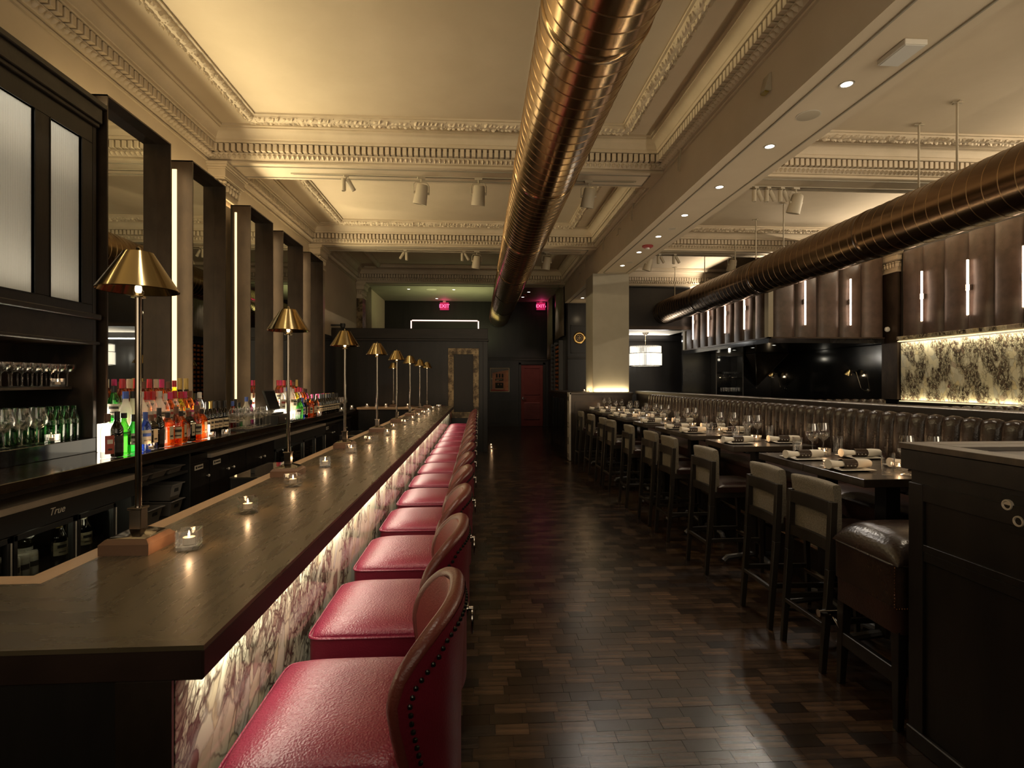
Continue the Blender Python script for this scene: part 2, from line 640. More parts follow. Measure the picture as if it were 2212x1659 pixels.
def place(proto, used, loc, rz, label, group=None):
    """first call moves the prototype itself, later calls copy it"""
    if proto.name not in used:
        used.add(proto.name)
        proto.location = loc
        proto.rotation_euler.z = rz
        proto['label'] = label
        if group:
            proto['group'] = group
        return proto
    return dup(proto, loc, rz, label, group)


USED = set()


def S(mb, name, mat, **kw):
    o = mb.obj(name, mat, **kw)
    if not kw.get('parent'):
        o['kind'] = 'structure'
    return o


def B(*a):
    return MB().box(*a)


def text(name, body, size, mat, loc, rot, parent=None, depth=.001, align='CENTER', shear=0):
    c = bpy.data.curves.new(name, 'FONT')
    c.body = body
    c.size = size
    c.extrude = depth
    c.shear = shear
    c.align_x = align
    c.align_y = 'CENTER'
    c.resolution_u = 3
    t = bpy.data.objects.new(name, c)
    COL.objects.link(t)
    dg = bpy.context.evaluated_depsgraph_get()
    me = bpy.data.meshes.new_from_object(t.evaluated_get(dg))
    bpy.data.objects.remove(t)
    me.materials.clear()
    me.materials.append(M[mat])
    o = bpy.data.objects.new(name, me)
    COL.objects.link(o)
    o.location = loc
    o.rotation_euler = rot
    o.parent = parent
    return o


ORD = ['first', 'second', 'third', 'fourth', 'fifth', 'sixth', 'seventh', 'eighth', 'ninth', 'tenth', 'eleventh', 'twelfth',
       'thirteenth', 'fourteenth', 'fifteenth', 'sixteenth', 'seventeenth', 'eighteenth', 'nineteenth', 'twentieth',
       'twenty-first', 'twenty-second', 'twenty-third', 'twenty-fourth', 'twenty-fifth', 'twenty-sixth', 'twenty-seventh', 'twenty-eighth', 'twenty-ninth', 'thirtieth']


def wobj(mb, name, mat, parent, **kw):
    """vertices given in world metres: shift them into the frame of the parent (unrotated)"""
    d = Vector((0, 0, 0))
    q = parent
    while q:
        d += q.location
        q = q.parent
    mb.v = [(x - d.x, y - d.y, z - d.z) for x, y, z in mb.v]
    return mb.obj(name, mat, parent, **kw)
# ================================================================ the room
XL, XR, YF, YB, ZC = -3.22, 8.52, -1.5, 18.67, 4.54
# floor: a dark slab with wooden blocks on it
floor = S(B(XL - .1, XR + .1, YF, YB + .1, -.12, -.008), 'floor', 'black_wood_h')
PW, PL = .077, .150          # one parquet block
blk = B(-PL / 2 + .0008, PL / 2 - .0008, -PW / 2 + .0008, PW / 2 - .0008, -.008, 0).mesh('parquet_block', 'parquet', ang=0)
rest = {}
nb = 0
rows = int((YB - .3) / PW)
for j in range(rows):
    y = .35 + (j + .5) * PW
    off = (PL / 2 if j % 2 else 0) + (.05 if j % 3 == 0 else 0)
    for i in range(-3, 44):
        x = -.30 + off + i * PL
        if nb < 299 and .02 < x < min(1.98, .2 + y * .66) and 2.1 < y:
            o = put('parquet_block', blk, floor, (x, y, random.uniform(-.0006, .0004)))
            nb += 1
        elif x < 2.9 and x > -.62:
            k = random.randrange(4)
            z = random.uniform(-.0006, .0004)
            rest.setdefault(k, MB()).box(x - PL / 2 + .0008, x + PL / 2 - .0008, y - PW / 2 + .0008, y + PW / 2 - .0008, -.008, z)
noisy('parquet_a', (.012, .007, .0045), (.028, .0155, .009), 6, (.5, 6, 1), rough=.24, bump=.05, bscale=50)
noisy('parquet_b', (.020, .0115, .007), (.044, .025, .0135), 6, (.5, 6, 1), rough=.24, bump=.05, bscale=50)
noisy('parquet_c', (.034, .019, .010), (.070, .040, .020), 6, (.5, 6, 1), rough=.25, bump=.05, bscale=50)
noisy('parquet_d', (.014, .010, .009), (.030, .022, .017), 6, (.5, 6, 1), rough=.22, bump=.05, bscale=50)
for k, mb in rest.items():
    mb.obj('parquet_block', 'parquet_' + 'abcd'[k], floor, ang=0, stuff=True)
# walls
S(B(XL - .15, XL, YF, YB, 0, 4.8), 'wall_left', 'plaster')
wr = S(B(XR, XR + .15, YF, YB, 0, 4.8), 'wall_right', 'gloss_black')
# wall behind the camera, with openings made for the fill lights
wf = MB().box(XL, XR, YF - .15, YF, 0, 1.1).box(XL, XR, YF - .15, YF, 4.0, 4.8)
for a, b in ((XL, -2.5), (1.3, 3.1), (6.5, XR)):
    wf.box(a, b, YF - .15, YF, 1.1, 4.0)
S(wf, 'wall_front', 'black_wood')
# ceiling
S(B(XL - .1, XR + .1, YF, YB + .1, ZC, ZC + .15), 'ceiling', 'plaster')

# ---- cross beams and the long beam (trim_1 ...)
XB0, XB1, ZB, ZS = 2.337, 3.001, 4.17, 3.695
long_beam = MB().box(XB0, XB1, YF, 14.5, ZS, ZC + .02)
beam = S(long_beam, 'trim_1', 'plaster')


def inset(mb, x0, x1, y0, y1, z, w=.012):
    """a thin moulding rectangle under a soffit"""
    for a in ((x0, x1, y0, y0 + w), (x0, x1, y1 - w, y1), (x0, x0 + w, y0, y1), (x1 - w, x1, y0, y1)):
        mb.box(*a, z - .012, z + .002)
    return mb


inset(MB(), XB0 + .10, XB1 - .10, -1.0, 10.40, ZS).obj('soffit_moulding', 'plaster_grey', beam)
inset(MB(), XB0 + .10, XB1 - .10, 11.3, 14.4, ZS).obj('soffit_moulding', 'plaster_grey', beam)
YBM = [(2.80, 3.25), (6.65, 7.10), (10.50, 10.95), (14.35, 14.80)]
tn = 2
for a, b in YBM:
    for x0, x1 in ((XL, XB0), (XB1, XR)):
        m = S(B(x0, x1, a, b, ZB, ZC + .02), 'trim_%d' % tn, 'plaster_trim')
        tn += 1
        inset(MB(), x0 + .16, x1 - .16, a + .05, b - .05, ZB, .008).obj('soffit_moulding', 'plaster_grey', m)

# ---- cornices of the bays
PROF = [(.0, 4.172), (.022, 4.172), (.022, 4.190), (.006, 4.196), (.006, 4.208), (.034, 4.214), (.062, 4.266), (.068, 4.279),
        (.022, 4.281), (.022, 4.376), (.128, 4.378), (.132, 4.384), (.132, 4.412), (.142, 4.416), (.150, 4.440), (.172, 4.470), (.205, 4.490), (.232, 4.497),
        (.232, 4.512), (.262, 4.514), (.262, 4.541)]
PITCH = .0685
dent_x = B(-.0235, .0235, -.05, .046, -.0435, .0435).mesh('dentil', 'plaster_trim', ang=0, bev=.003)   # projects to -y
dent_y = B(-.046, .05, -.0235, .0235, -.0435, .0435).mesh('dentil', 'plaster_trim', ang=0, bev=.003)    # projects to +x


def leaf(mb, c, t, n, s):
    """one upright leaf on the slanting moulding: c centre, t along, n outward, s half width"""
    c, t, n = Vector(c), Vector(t), Vector(n)
    u = Vector((0, 0, 1)) * .8 + n * .45
    k = [c - u * .030, c - u * .012 + t * s * .62, c + u * .012 + t * s, c + u * .031 + t * s * .5, c + u * .036,
         c + u * .031 - t * s * .5, c + u * .012 - t * s, c - u * .012 - t * s * .62]
    d = (n - Vector((0, 0, .55))).normalized() * .026
    a = [c - u * .012 + d * .8, c + u * .022 + d * 1.25]
    vs = k + a
    fs = [(0, 1, 8), (1, 2, 8), (2, 9, 8), (2, 3, 9), (3, 4, 9), (4, 5, 9), (5, 6, 9), (6, 8, 9), (6, 7, 8), (7, 0, 8)]
    mb.add(vs, fs)


def bay(x0, x1, y0, y1, sides, coffer, single=True, leaves=True, garland=True):
    global tn
    mb = MB()
    nP = len(PROF)
    vs = []
    for o, z in PROF:
        vs += [(x0 + o, y0 + o, z), (x1 - o, y0 + o, z), (x1 - o, y1 - o, z), (x0 + o, y1 - o, z)]
    fs = []
    for i in range(nP - 1):
        for k in range(4):
            k2 = (k + 1) % 4
            fs.append((i * 4 + k, i * 4 + k2, i * 4 + 4 + k2, i * 4 + 4 + k))
    mb.add(vs, fs)
    root = S(mb, 'trim_%d' % tn, 'plaster_trim', ang=25)
    tn += 1
    joined = MB()
    lf = MB()
    for sd in sides:
        if sd in 'NS':
            n = int((x1 - x0 - .16) / PITCH)
            for i in range(n):
                x = x0 + .08 + (i + .5) * (x1 - x0 - .16) / n
                y = y1 - .068 if sd == 'N' else y0 + .068
                if single:
                    put('dentil', dent_x, root, (x, y, 4.328), 0 if sd == 'N' else PI)
                else:
                    s = 1 if sd == 'N' else -1
                    joined.box(x - .0255, x + .0255, min(y + .046 * s, y - .05 * s), max(y + .046 * s, y - .05 * s), 4.2845, 4.3715)
            if leaves:
                m = int((x1 - x0 - .1) / .058)
                for i in range(m):
                    x = x0 + .05 + (i + .5) * (x1 - x0 - .1) / m
                    leaf(lf, (x, (y1 - .050) if sd == 'N' else (y0 + .050), 4.242), (1, 0, 0), (0, -1 if sd == 'N' else 1, 0), .025)
        else:
            n = int((y1 - y0 - .16) / PITCH)
            for i in range(n):
                y = y0 + .08 + (i + .5) * (y1 - y0 - .16) / n
                x = x0 + .068 if sd == 'W' else x1 - .068
                if single:
                    put('dentil', dent_y, root, (x, y, 4.328), 0 if sd == 'W' else PI)
                else:
                    s = 1 if sd == 'W' else -1
                    joined.box(min(x - .046 * s, x + .05 * s), max(x - .046 * s, x + .05 * s), y - .0255, y + .0255, 4.2845, 4.3715)
            if leaves:
                m = int((y1 - y0 - .1) / .058)
                for i in range(m):
                    y = y0 + .05 + (i + .5) * (y1 - y0 - .1) / m
                    leaf(lf, ((x0 + .050) if sd == 'W' else (x1 - .050), y, 4.242), (0, 1, 0), (1 if sd == 'W' else -1, 0, 0), .025)
    if joined.v:
        joined.obj('dentil', 'plaster_trim', root, ang=0, stuff=True)
    if lf.v:
        lf.obj('leaf_moulding', 'plaster_trim', root, ang=0, stuff=True)
    if coffer:
        a0, a1, b0, b1 = coffer
        rail = MB()
        pr = [(-.02, 4.541), (-.02, 4.520), (.0, 4.516), (.004, 4.500), (.014, 4.480), (.045, 4.462), (.080, 4.466), (.105, 4.490), (.118, 4.520), (.135, 4.530), (.14, 4.541)]
        vs = []
        for o, z in pr:
            vs += [(a0 - o, b0 - o, z), (a1 + o, b0 - o, z), (a1 + o, b1 + o, z), (a0 - o, b1 + o, z)]
        fs = []
        for i in range(len(pr) - 1):
            for k in range(4):
                k2 = (k + 1) % 4
                fs.append((i * 4 + k, i * 4 + k2, i * 4 + 4 + k2, i * 4 + 4 + k))
        rail.add(vs, fs)
        rl = rail.obj('coffer_rail', 'plaster_trim', root, ang=40)
        if garland:
            g = MB()
            rnd = random.Random(3)
            cor = [(a0 - .06, b0 - .06), (a1 + .06, b0 - .06), (a1 + .06, b1 + .06), (a0 - .06, b1 + .06)]
            for k in range(4):
                p, q = Vector((*cor[k], 0)), Vector((*cor[(k + 1) % 4], 0))
                L = (q - p).length
                t = (q - p) / L
                nrm = Vector((t.y, -t.x, 0))
                m = int(L / .05)
                for i in range(m):
                    s = (i + .5) / m * L
                    ph = (s % .42) / .42
                    if ph < .12:      # a ribbon band across the garland
                        for e in range(-3, 4):
                            g.ball(p + t * (s + rnd.uniform(-.01, .01)) + nrm * (e * .018) + Vector((0, 0, 4.462 + .004 * e * e)), .009, .009, .010, 5, 3)
                        continue
                    for e in (-1, 0, 1):
                        c = p + t * (s + rnd.uniform(-.012, .012)) + nrm * (e * .043 + rnd.uniform(-.008, .008)) + Vector((0, 0, 4.466 + .020 * abs(e)))
                        T = Matrix.Translation(c) @ Matrix.Rotation(math.atan2(t.y, t.x) + e * .7 + rnd.uniform(-.5, .5), 4, 'Z') @ Matrix.Rotation(rnd.uniform(-.3, .3), 4, 'Y')
                        a, b, h = rnd.uniform(.026, .038), rnd.uniform(.010, .016), rnd.uniform(.020, .034)
                        g.add([(-a, 0, 0), (0, b, 0), (a, 0, -.002), (0, -b, 0), (-a * .3, 0, -h), (0, 0, h), (a * .5, 0, -h * .9)],
                              [(0, 1, 4), (1, 6, 4), (1, 2, 6), (2, 3, 6), (3, 4, 6), (3, 0, 4), (0, 5, 1), (1, 5, 2), (2, 5, 3), (3, 5, 0)], T)
            g.obj('garland', 'plaster_trim', rl, ang=0, stuff=True)
    return root


bay(XL, XB0, YF, 2.80, 'WE', None, single=False, leaves=False)
bay(XL, XB0, 3.25, 6.65, 'WNE', (-2.50, 1.69, 3.75, 6.14))
bay(XL, XB0, 7.10, 10.50, 'WNE', (-2.50, 1.72, 7.62, 10.02))
bay(XL, XB0, 10.95, 14.35, 'WNE', (-2.50, 1.72, 11.45, 13.85), single=False, leaves=True, garland=False)
bay(XB1, XR, YF, 2.80, 'E', None, single=False, leaves=False)
bay(XB1, XR, 3.25, 6.65, 'NE', (3.62, 7.85, 3.75, 6.14))
bay(XB1, XR, 7.10, 10.50, 'NE', (3.62, 7.85, 7.62, 10.02), single=False)
bay(XB1, XR, 10.95, 14.35, 'N', (3.62, 7.85, 11.45, 13.85), single=False, garland=False)

# ---- back bay: lowered ceiling, back wall, door
S(B(XL, 2.42, 14.80, YB, 4.34, 4.40), 'ceiling_back', 'plaster_grey')
MBk = MB().box(XL, 2.42, YB, YB + .12, 0, 4.6)
wb = S(MBk, 'wall_back', 'black_wood')
wp = MB()
wp.box(.10, 2.42, YB - .035, YB, 2.30, 2.39).box(.10, 2.42, YB - .055, YB, 2.39, 2.42)
wp.obj('picture_rail', 'black_wood_h', wb)
wp = MB().box(.10, 1.40, YB - .03, YB, .90, .935)
wp.obj('chair_rail', 'dark_panel', wb)
wp = MB().box(.10, 1.40, YB - .02, YB, 0, .12)
wp.obj('skirting', 'black_wood_h', wb)
dr = S(B(1.475, 2.235, YB - .045, YB, .01, 2.147), 'door_1', 'door_paint', bev=.004)
fr = MB()
for a in ((1.395, 1.470, .0, 2.22), (2.240, 2.315, .0, 2.22)):
    fr.box(a[0], a[1], YB - .07, YB, a[2], a[3])
fr.box(1.395, 2.315, YB - .07, YB, 2.152, 2.225)
fr.obj('door_frame', 'black_wood', dr)
fr = MB()
for x0, x1, z0, z1 in ((1.585, 2.125, 1.10, 2.04),):
    for a in ((x0, x1, z0, z0 + .02), (x0, x1, z1 - .02, z1), (x0, x0 + .02, z0, z1), (x1 - .02, x1, z0, z1)):
        fr.box(a[0], a[1], YB - .058, YB - .045, a[2], a[3])
fr.obj('door_panel', 'door_paint', dr)
lv = MB()
for k in range(14):
    z = .26 + k * .042
    lv.add([(1.585, YB - .045, z + .03), (2.125, YB - .045, z + .03), (2.125, YB - .066, z), (1.585, YB - .066, z), (1.585, YB - .045, z - .004), (2.125, YB - .045, z - .004)],
           [(0, 1, 2, 3), (3, 2, 5, 4)])
lv.obj('louvre', 'door_paint', dr, ang=0, stuff=True)
hd = MB().cyl((1.535, YB - .045, .985), (1.535, YB - .10, .985), .011).tube([(1.535, YB - .10, .985), (1.60, YB - .10, .985), (1.66, YB - .098, .972)], .010, 8).box(1.515, 1.555, YB - .05, YB - .044, .93, 1.04)
hd.obj('door_handle', 'chrome', dr)

# ---- dividing wall pieces at the end of the long beam, with wine shelves and drapes
wv = S(B(2.42, 3.20, 14.50, 14.62, 0, 4.6), 'wall_end', 'black_wood')
pm = MB()
for a in ((2.50, 3.05, 2.33, 2.35), (2.50, 3.05, 3.08, 3.10), (2.50, 2.52, 2.33, 3.10), (3.03, 3.05, 2.33, 3.10)):
    pm.box(a[0], a[1], 14.48, 14.50, a[2], a[3])
pm.box(2.42, 3.06, 14.44, 14.50, 2.17, 2.24)
pm.obj('wall_moulding', 'black_wood_h', wv)
S(B(2.42, 2.50, 14.62, YB, 0, 4.6), 'wall_passage', 'black_wood')
# far right: lounge walls behind the column, bulkhead and soffit
S(B(3.20, XR, 16.25, 16.35, 0, 4.6), 'wall_lounge', 'dark_panel')
S(B(3.20, 3.28, 14.62, 16.25, 0, 4.6), 'wall_lounge_left', 'dark_panel')
bh = S(B(3.02, 5.84, 14.52, 14.70, 2.985, ZB + .02), 'trim_%d' % tn, 'dark_panel')
MB().box(3.02, 5.84, 14.46, 14.52, 2.985, 3.08).obj('bulkhead_moulding', 'bronze_dark', bh)
tn += 1
S(B(3.20, 5.84, 14.70, 16.25, 2.985, 3.05), 'ceiling_lounge', 'white_paint')
S(B(3.28, 6.6, 16.20, 16.25, 2.80, 2.985), 'trim_%d' % tn, 'dark_panel')
tn += 1

# ---- the square column and the half wall it stands on
col = S(B(XB0 - .085, XB1 - .02, 10.5, 11.18, 1.345, ZS), 'column_1', 'plaster_grey', bev=.004)
hw = thing('booth_partition', 'dark wooden half wall with panelled face under the square column', 'partition', (0, 0, 0))
MB().box(1.80, 3.02, 10.42, 10.50, 0, 1.30).obj('front_panel', 'bronze_dark', hw, bev=.003)
fp = MB()
for a in ((1.88, 3.02, 1.16, 1.165), (1.88, 1.884, .05, 1.16), (2.42, 2.424, .05, 1.16)):
    fp.box(a[0], a[1], 10.414, 10.42, a[2], a[3])
fp.obj('panel_joint', 'black_cap', hw)
MB().box(1.77, 3.04, 10.40, 11.25, 1.30, 1.345).obj('top', 'bronze_dark', hw, bev=.004)
MB().box(1.80, 2.25, 10.50, 13.4, 0, 1.30).obj('side_panel', 'black_wood', hw)
MB().box(1.77, 2.28, 11.25, 13.42, 1.30, 1.345).obj('top', 'bronze_dark', hw, bev=.004)
st = MB().box(1.765, 1.80, 10.40, 10.62, .01, 1.345)
st.obj('steel_end', 'steel', hw, label='brushed steel end plate')
mk = MB()
for z in (.74, .66, .13, .10, .07):
    mk.box(1.758, 1.7655, 10.41, 10.61, z, z + .008)
mk.box(1.758, 1.7655, 10.49, 10.53, .32, .46)
mk.obj('slot', 'black_cap', hw)
MB().lathe([(.001, 0), (.045, 0), (.045, .006), (.03, .009), (.001, .009)], 16, T=Matrix.Translation((1.765, 10.50, 1.22)) @ Matrix.Rotation(-PI / 2, 4, 'Y')).obj('lock_plate', 'steel_dark', hw)
for k in range(4):
    y = 11.2 + k * .42
    MB().box(1.775, 1.80, y, y + .36, .15, 1.2).obj('panel', 'gloss_black', hw, bev=.006)

# ---- pilasters with capitals on the left wall, one on the right wall
def pilaster(x, y0, y1, z0, sgn, mat='pilaster_marble'):
    global tn
    d = .155 * sgn
    r = S(B(min(x, x + d), max(x, x + d), y0 + .05, y1 - .05, z0, 3.78), 'trim_%d' % tn, mat)
    tn += 1
    e = MB()
    for g, za, zb in ((.02, 3.76, 3.80), (-.01, 3.80, 3.985), (.035, 3.985, 4.0), (.05, 4.0, 4.095), (.065, 4.095, 4.115), (.085, 4.115, 4.14), (.095, 4.14, 4.17)):
        xx = x + (.155 + g) * sgn
        e.box(min(x, xx), max(x, xx), y0 + .05 - g, y1 - .05 + g, za, zb)
    c = e.obj('capital', 'plaster_trim', r, bev=.004)
    b = MB()
    xx = x + .155 * sgn
    n = 6
    for i in range(n):
        y = y0 + .07 + i * (y1 - y0 - .14) / (n - 1)
        b.ball((xx, y, 3.90), .03, .026, .045, 8, 5).ball((xx + .012 * sgn, y, 3.955), .028, .03, .02, 8, 4)
    for i in range(3):
        xi = x + (.03 + .05 * i) * sgn
        b.ball((xi, y0 + .055, 3.90), .024, .03, .045, 8, 5).ball((xi, y0 + .045, 3.955), .026, .028, .02, 8, 4)
    b.obj('leaf_carving', 'plaster_trim', c, stuff=True)


pilaster(XL, 6.60, 7.13, 1.05, 1)
pilaster(XL, 10.45, 10.98, 1.05, 1)
pilaster(XL, 14.36, 14.86, 2.6, 1, 'tarnished')
pilaster(XR, 10.20, 10.72, 1.2, -1, 'bronze_plate')
# ================================================================ left wall: display cabinet, mirrors, back counter
dc = thing('display_cabinet', 'tall black wooden cabinet with lit fluted glass doors above open glass shelves', 'cabinet', (-2.98, 3.0, 1.05))
X0, X1, YA, YE = -.235, .23, -1.2, 1.05      # local extents (front at x = -2.75)
MB().box(X0, X0 + .015, YA, YE, 0, 2.5).obj('back_panel', 'black_wood', dc)
MB().box(X0, X1, YE - .035, YE, .10, 2.5).obj('side_panel', 'black_wood', dc, bev=.003)
MB().box(X0, X1, YA, YE, 0, .10).obj('plinth', 'gloss_black', dc, bev=.003)
MB().box(X0 + .015, X1 - .13, YA, YE - .05, .448, .467).obj('shelf', 'bronze_dark', dc, bev=.002)
pl = MB().box(X0, X1, YA, YE - .035, .78, .96)
pl.obj('lower_rail', 'black_wood_h', dc, bev=.003)
MB().box(X0, X1 + .02, YA, YE + .01, .765, .79).box(X0, X1 + .03, YA, YE + .012, .945, .985).obj('rail_moulding', 'black_wood_h', dc, bev=.006)
MB().box(X0, X1 + .035, YA, YE + .012, 2.36, 2.47).box(X0, X1 + .055, YA, YE + .03, 2.47, 2.51).box(X0, X1 + .02, YA, YE + .005, 2.33, 2.36).obj('crown', 'black_wood_h', dc, bev=.005)
PN = [(-.30, .105), (.225, .509), (.632, .905)]       # the glazed openings (local y)
fr = MB()
fr.box(X1 - .03, X1, YA, YE - .04, .985, 1.05).box(X1 - .03, X1, YA, YE - .04, 2.20, 2.33)
edges = [YA] + [e for p in PN for e in p] + [YE - .04]
for a, b in zip(edges[0::2], edges[1::2]):
    fr.box(X1 - .03, X1, a, b, 1.05, 2.20)
fr.obj('door_frame', 'black_wood', dc, bev=.003)
for a, b in PN:
    n = int((b - a) / .0042)
    g = MB().grid(lambda u, v: (X1 - .022 + .0022 * abs(math.sin(u * (b - a) / .0165 * PI)), a + u * (b - a), 1.05 + v * 1.15), n, 2)
    p = g.obj('fluted_pane', 'fluted', dc, ang=60)
    e = MB()
    for q in ((a - .006, a, 1.05, 2.20), (b, b + .006, 1.05, 2.20), (a, b, 1.044, 1.05), (a, b, 2.20, 2.206)):
        e.box(X1 - .024, X1 + .004, *q)
    e.obj('bead', 'black_metal', p)

# mirrors in deep steel frames
MF = [(4.10, 4.92), (5.275, 5.95), (6.57, 7.28), (7.64, 8.49), (8.86, 9.56)]
for k, (a, b) in enumerate(MF):
    t = thing('wall_mirror', 'tall mirror in a deep dark steel box frame, %s from the display cabinet' % ORD[k], 'mirror', (-2.81, (a + b) / 2, 1.052))
    h, z1 = (b - a) / 2, 2.60
    m = 'bronze_plate'
    MB().box(-.105, .10, -h, -h + .012, 0, z1).obj('frame_side', m, t)
    MB().box(-.105, .10, h - .012, h, 0, z1).obj('frame_side', m, t)
    MB().box(-.105, .10, -h, h, z1 - .012, z1).obj('frame_top', m, t)
    MB().box(-.105, .10, -h, h, 0, .012).obj('frame_bottom', m, t)
    MB().box(-.13, -.105, -h, h, 0, z1).obj('back_board', 'black_metal', t)
    MB().box(-.024, -.015, -h + .012, h - .012, .012, z1 - .012).obj('mirror_glass', 'mirror', t, ang=0)
    if k in (1, 2):
        MB().box(*((-.082, -.043) if k == 1 else (-.078, -.056)), -h - .012, -h - .001, .01, z1 - .09).obj('light_strip', 'led', t, label='glowing warm light strip')
# brown plaster panel and dark glass at the far end of the left wall
S(B(XL, XL + .03, 11.0, 14.34, 0, 2.55), 'trim_%d' % tn, 'gloss_black')
tn += 1

# back counter
bc = thing('back_counter', 'polished dark brown stone back bar counter carrying the bottles', 'counter', (-2.76, 6.0, .998))
MB().box(-.44, .442, -4.5, 4.9, 0, .052).obj('worktop', 'stone_top', bc, bev=.004)
MB().box(-.44, .405, -4.5, 4.9, -.03, 0).obj('apron', 'black_wood_h', bc)
MB().box(-.44, -.425, -4.5, 4.9, -.95, -.03).obj('back_board', 'black_wood', bc)

# ---- under-counter units (front plane x = -2.40)
def unit_root(name, label, y0, y1, cat='cabinet', group=None):
    return thing(name, label, cat, (-2.68, (y0 + y1) / 2, .02), 0, group)


def fridge(label, y0, y1, doors, logo=False):
    t = unit_root('bar_fridge', label, y0, y1, 'fridge')
    h = (y1 - y0) / 2
    c = (y0 + y1) / 2
    MB().box(-.30, .25, -h, h, 0, .10).box(-.30, -.28, -h, h, .10, .84).box(-.28, .25, -h, -h + .03, .10, .84).box(-.28, .25, h - .03, h, .10, .84).box(-.28, .25, -h, h, .84, .848).obj('body', 'black_plastic', t)
    MB().box(-.30, .285, -h, h, .848, .885).obj('steel_top', 'steel', t, bev=.003)
    MB().box(.25, .28, -h, h, .735, .848).obj('header', 'black_plastic', t, bev=.003)
    MB().box(-.28, .22, -h + .03, h - .03, .405, .412).obj('shelf', 'steel_dark', t)
    for a, b in doors:
        p = MB().box(.262, .268, a - c, b - c, .12, .725).obj('glass_door', 'pane_glass', t, ang=0)
        e = MB()
        for q in ((a - c, a - c + .022, .105, .73), (b - c - .022, b - c, .105, .73), (a - c, b - c, .105, .135), (a - c, b - c, .70, .73)):
            e.box(.25, .28, *q)
        e.obj('door_frame', 'black_plastic', p, bev=.002)
        MB().cyl((.285, b - c - .004, .14), (.285, b - c - .004, .70), .004, 6).obj('edge_strip', 'steel', p)
    if logo:
        text('logo', 'True', .058, 'paper_white', (.2815, 3.215 - c, .797), (PI / 2, 0, PI / 2), t, .001, shear=.35)
    return t


fridge('black glass-door fridge with a steel top at the near end of the back bar', 2.0, 3.95, [(2.02, 2.47), (2.49, 2.915), (2.935, 3.36), (3.38, 3.715)], True)
fridge('black glass-door fridge under the far half of the back bar', 6.50, 8.60, [(6.52, 7.02), (7.04, 7.54), (7.56, 8.06), (8.08, 8.58)])

t = unit_root('open_shelf_unit', 'black open shelf unit holding grey trays between the near fridge and the drawers', 3.95, 4.66)
h = .355
MB().box(-.30, .27, -h, -h + .02, 0, .93).box(-.30, .27, h - .02, h, 0, .93).box(-.30, -.28, -h + .02, h - .02, 0, .93).obj('body', 'black_plastic', t)
for z in (.10, .44, .775):
    MB().box(-.28, .26, -h + .02, h - .02, z, z + .022).obj('shelf', 'black_plastic', t, bev=.002)


def tray(label, x, y, z, lx, ly, hh, name='storage_bin', lip=.012):
    r = thing(name, label, 'bin', (x, y, z))
    b = MB()
    a = .82
    vs = [(i * lx / 2 * a, j * ly / 2 * a, 0) for i, j in ((-1, -1), (1, -1), (1, 1), (-1, 1))] + [(i * lx / 2, j * ly / 2, hh) for i, j in ((-1, -1), (1, -1), (1, 1), (-1, 1))]
    vi = [(i * (lx / 2 * a - .004), j * (ly / 2 * a - .004), .004) for i, j in ((-1, -1), (1, -1), (1, 1), (-1, 1))] + [(i * (lx / 2 - .004), j * (ly / 2 - .004), hh) for i, j in ((-1, -1), (1, -1), (1, 1), (-1, 1))]
    b.add(vs + vi, [(3, 2, 1, 0)] + [(k, (k + 1) % 4, 4 + (k + 1) % 4, 4 + k) for k in range(4)] + [(8, 9, 10, 11)] + [(8 + (k + 1) % 4, 8 + k, 12 + k, 12 + (k + 1) % 4) for k in range(4)] + [(4 + k, 4 + (k + 1) % 4, 12 + (k + 1) % 4, 12 + k) for k in range(4)])
    b.obj('body', 'grey_plastic', r)
    q = MB()
    for e in ((-lx / 2 - lip, lx / 2 + lip, -ly / 2 - lip, -ly / 2), (-lx / 2 - lip, lx / 2 + lip, ly / 2, ly / 2 + lip), (-lx / 2 - lip, -lx / 2, -ly / 2, ly / 2), (lx / 2, lx / 2 + lip, -ly / 2, ly / 2)):
        q.box(*e, hh - .008, hh)
    q.obj('rim', 'grey_plastic', r, bev=.002)
    if hh > .08:
        MB().box(lx / 2 * .9 - .004, lx / 2 * .96, -ly * .16, ly * .16, hh * .5, hh * .72).obj('label_holder', 'black_plastic', r)
    return r


tray('shallow grey plastic tray on the upper shelf of the open unit, nearest the fridge', -2.56, 4.07, .818, .24, .19, .05, 'shallow_tray')
tray('shallow grey plastic tray on the upper shelf of the open unit, middle of three', -2.56, 4.29, .818, .24, .19, .05, 'shallow_tray')
tray('shallow grey plastic tray on the upper shelf of the open unit, farthest from the fridge', -2.56, 4.51, .818, .24, .19, .05, 'shallow_tray')
tray('lower grey bin of the stack of two on the middle shelf', -2.57, 4.50, .483, .28, .17, .115)
tray('upper grey bin of the stack of two on the middle shelf', -2.57, 4.50, .604, .28, .16, .125)
tray('single grey bin on the middle shelf beside the stacked pair', -2.57, 4.21, .483, .28, .18, .115)

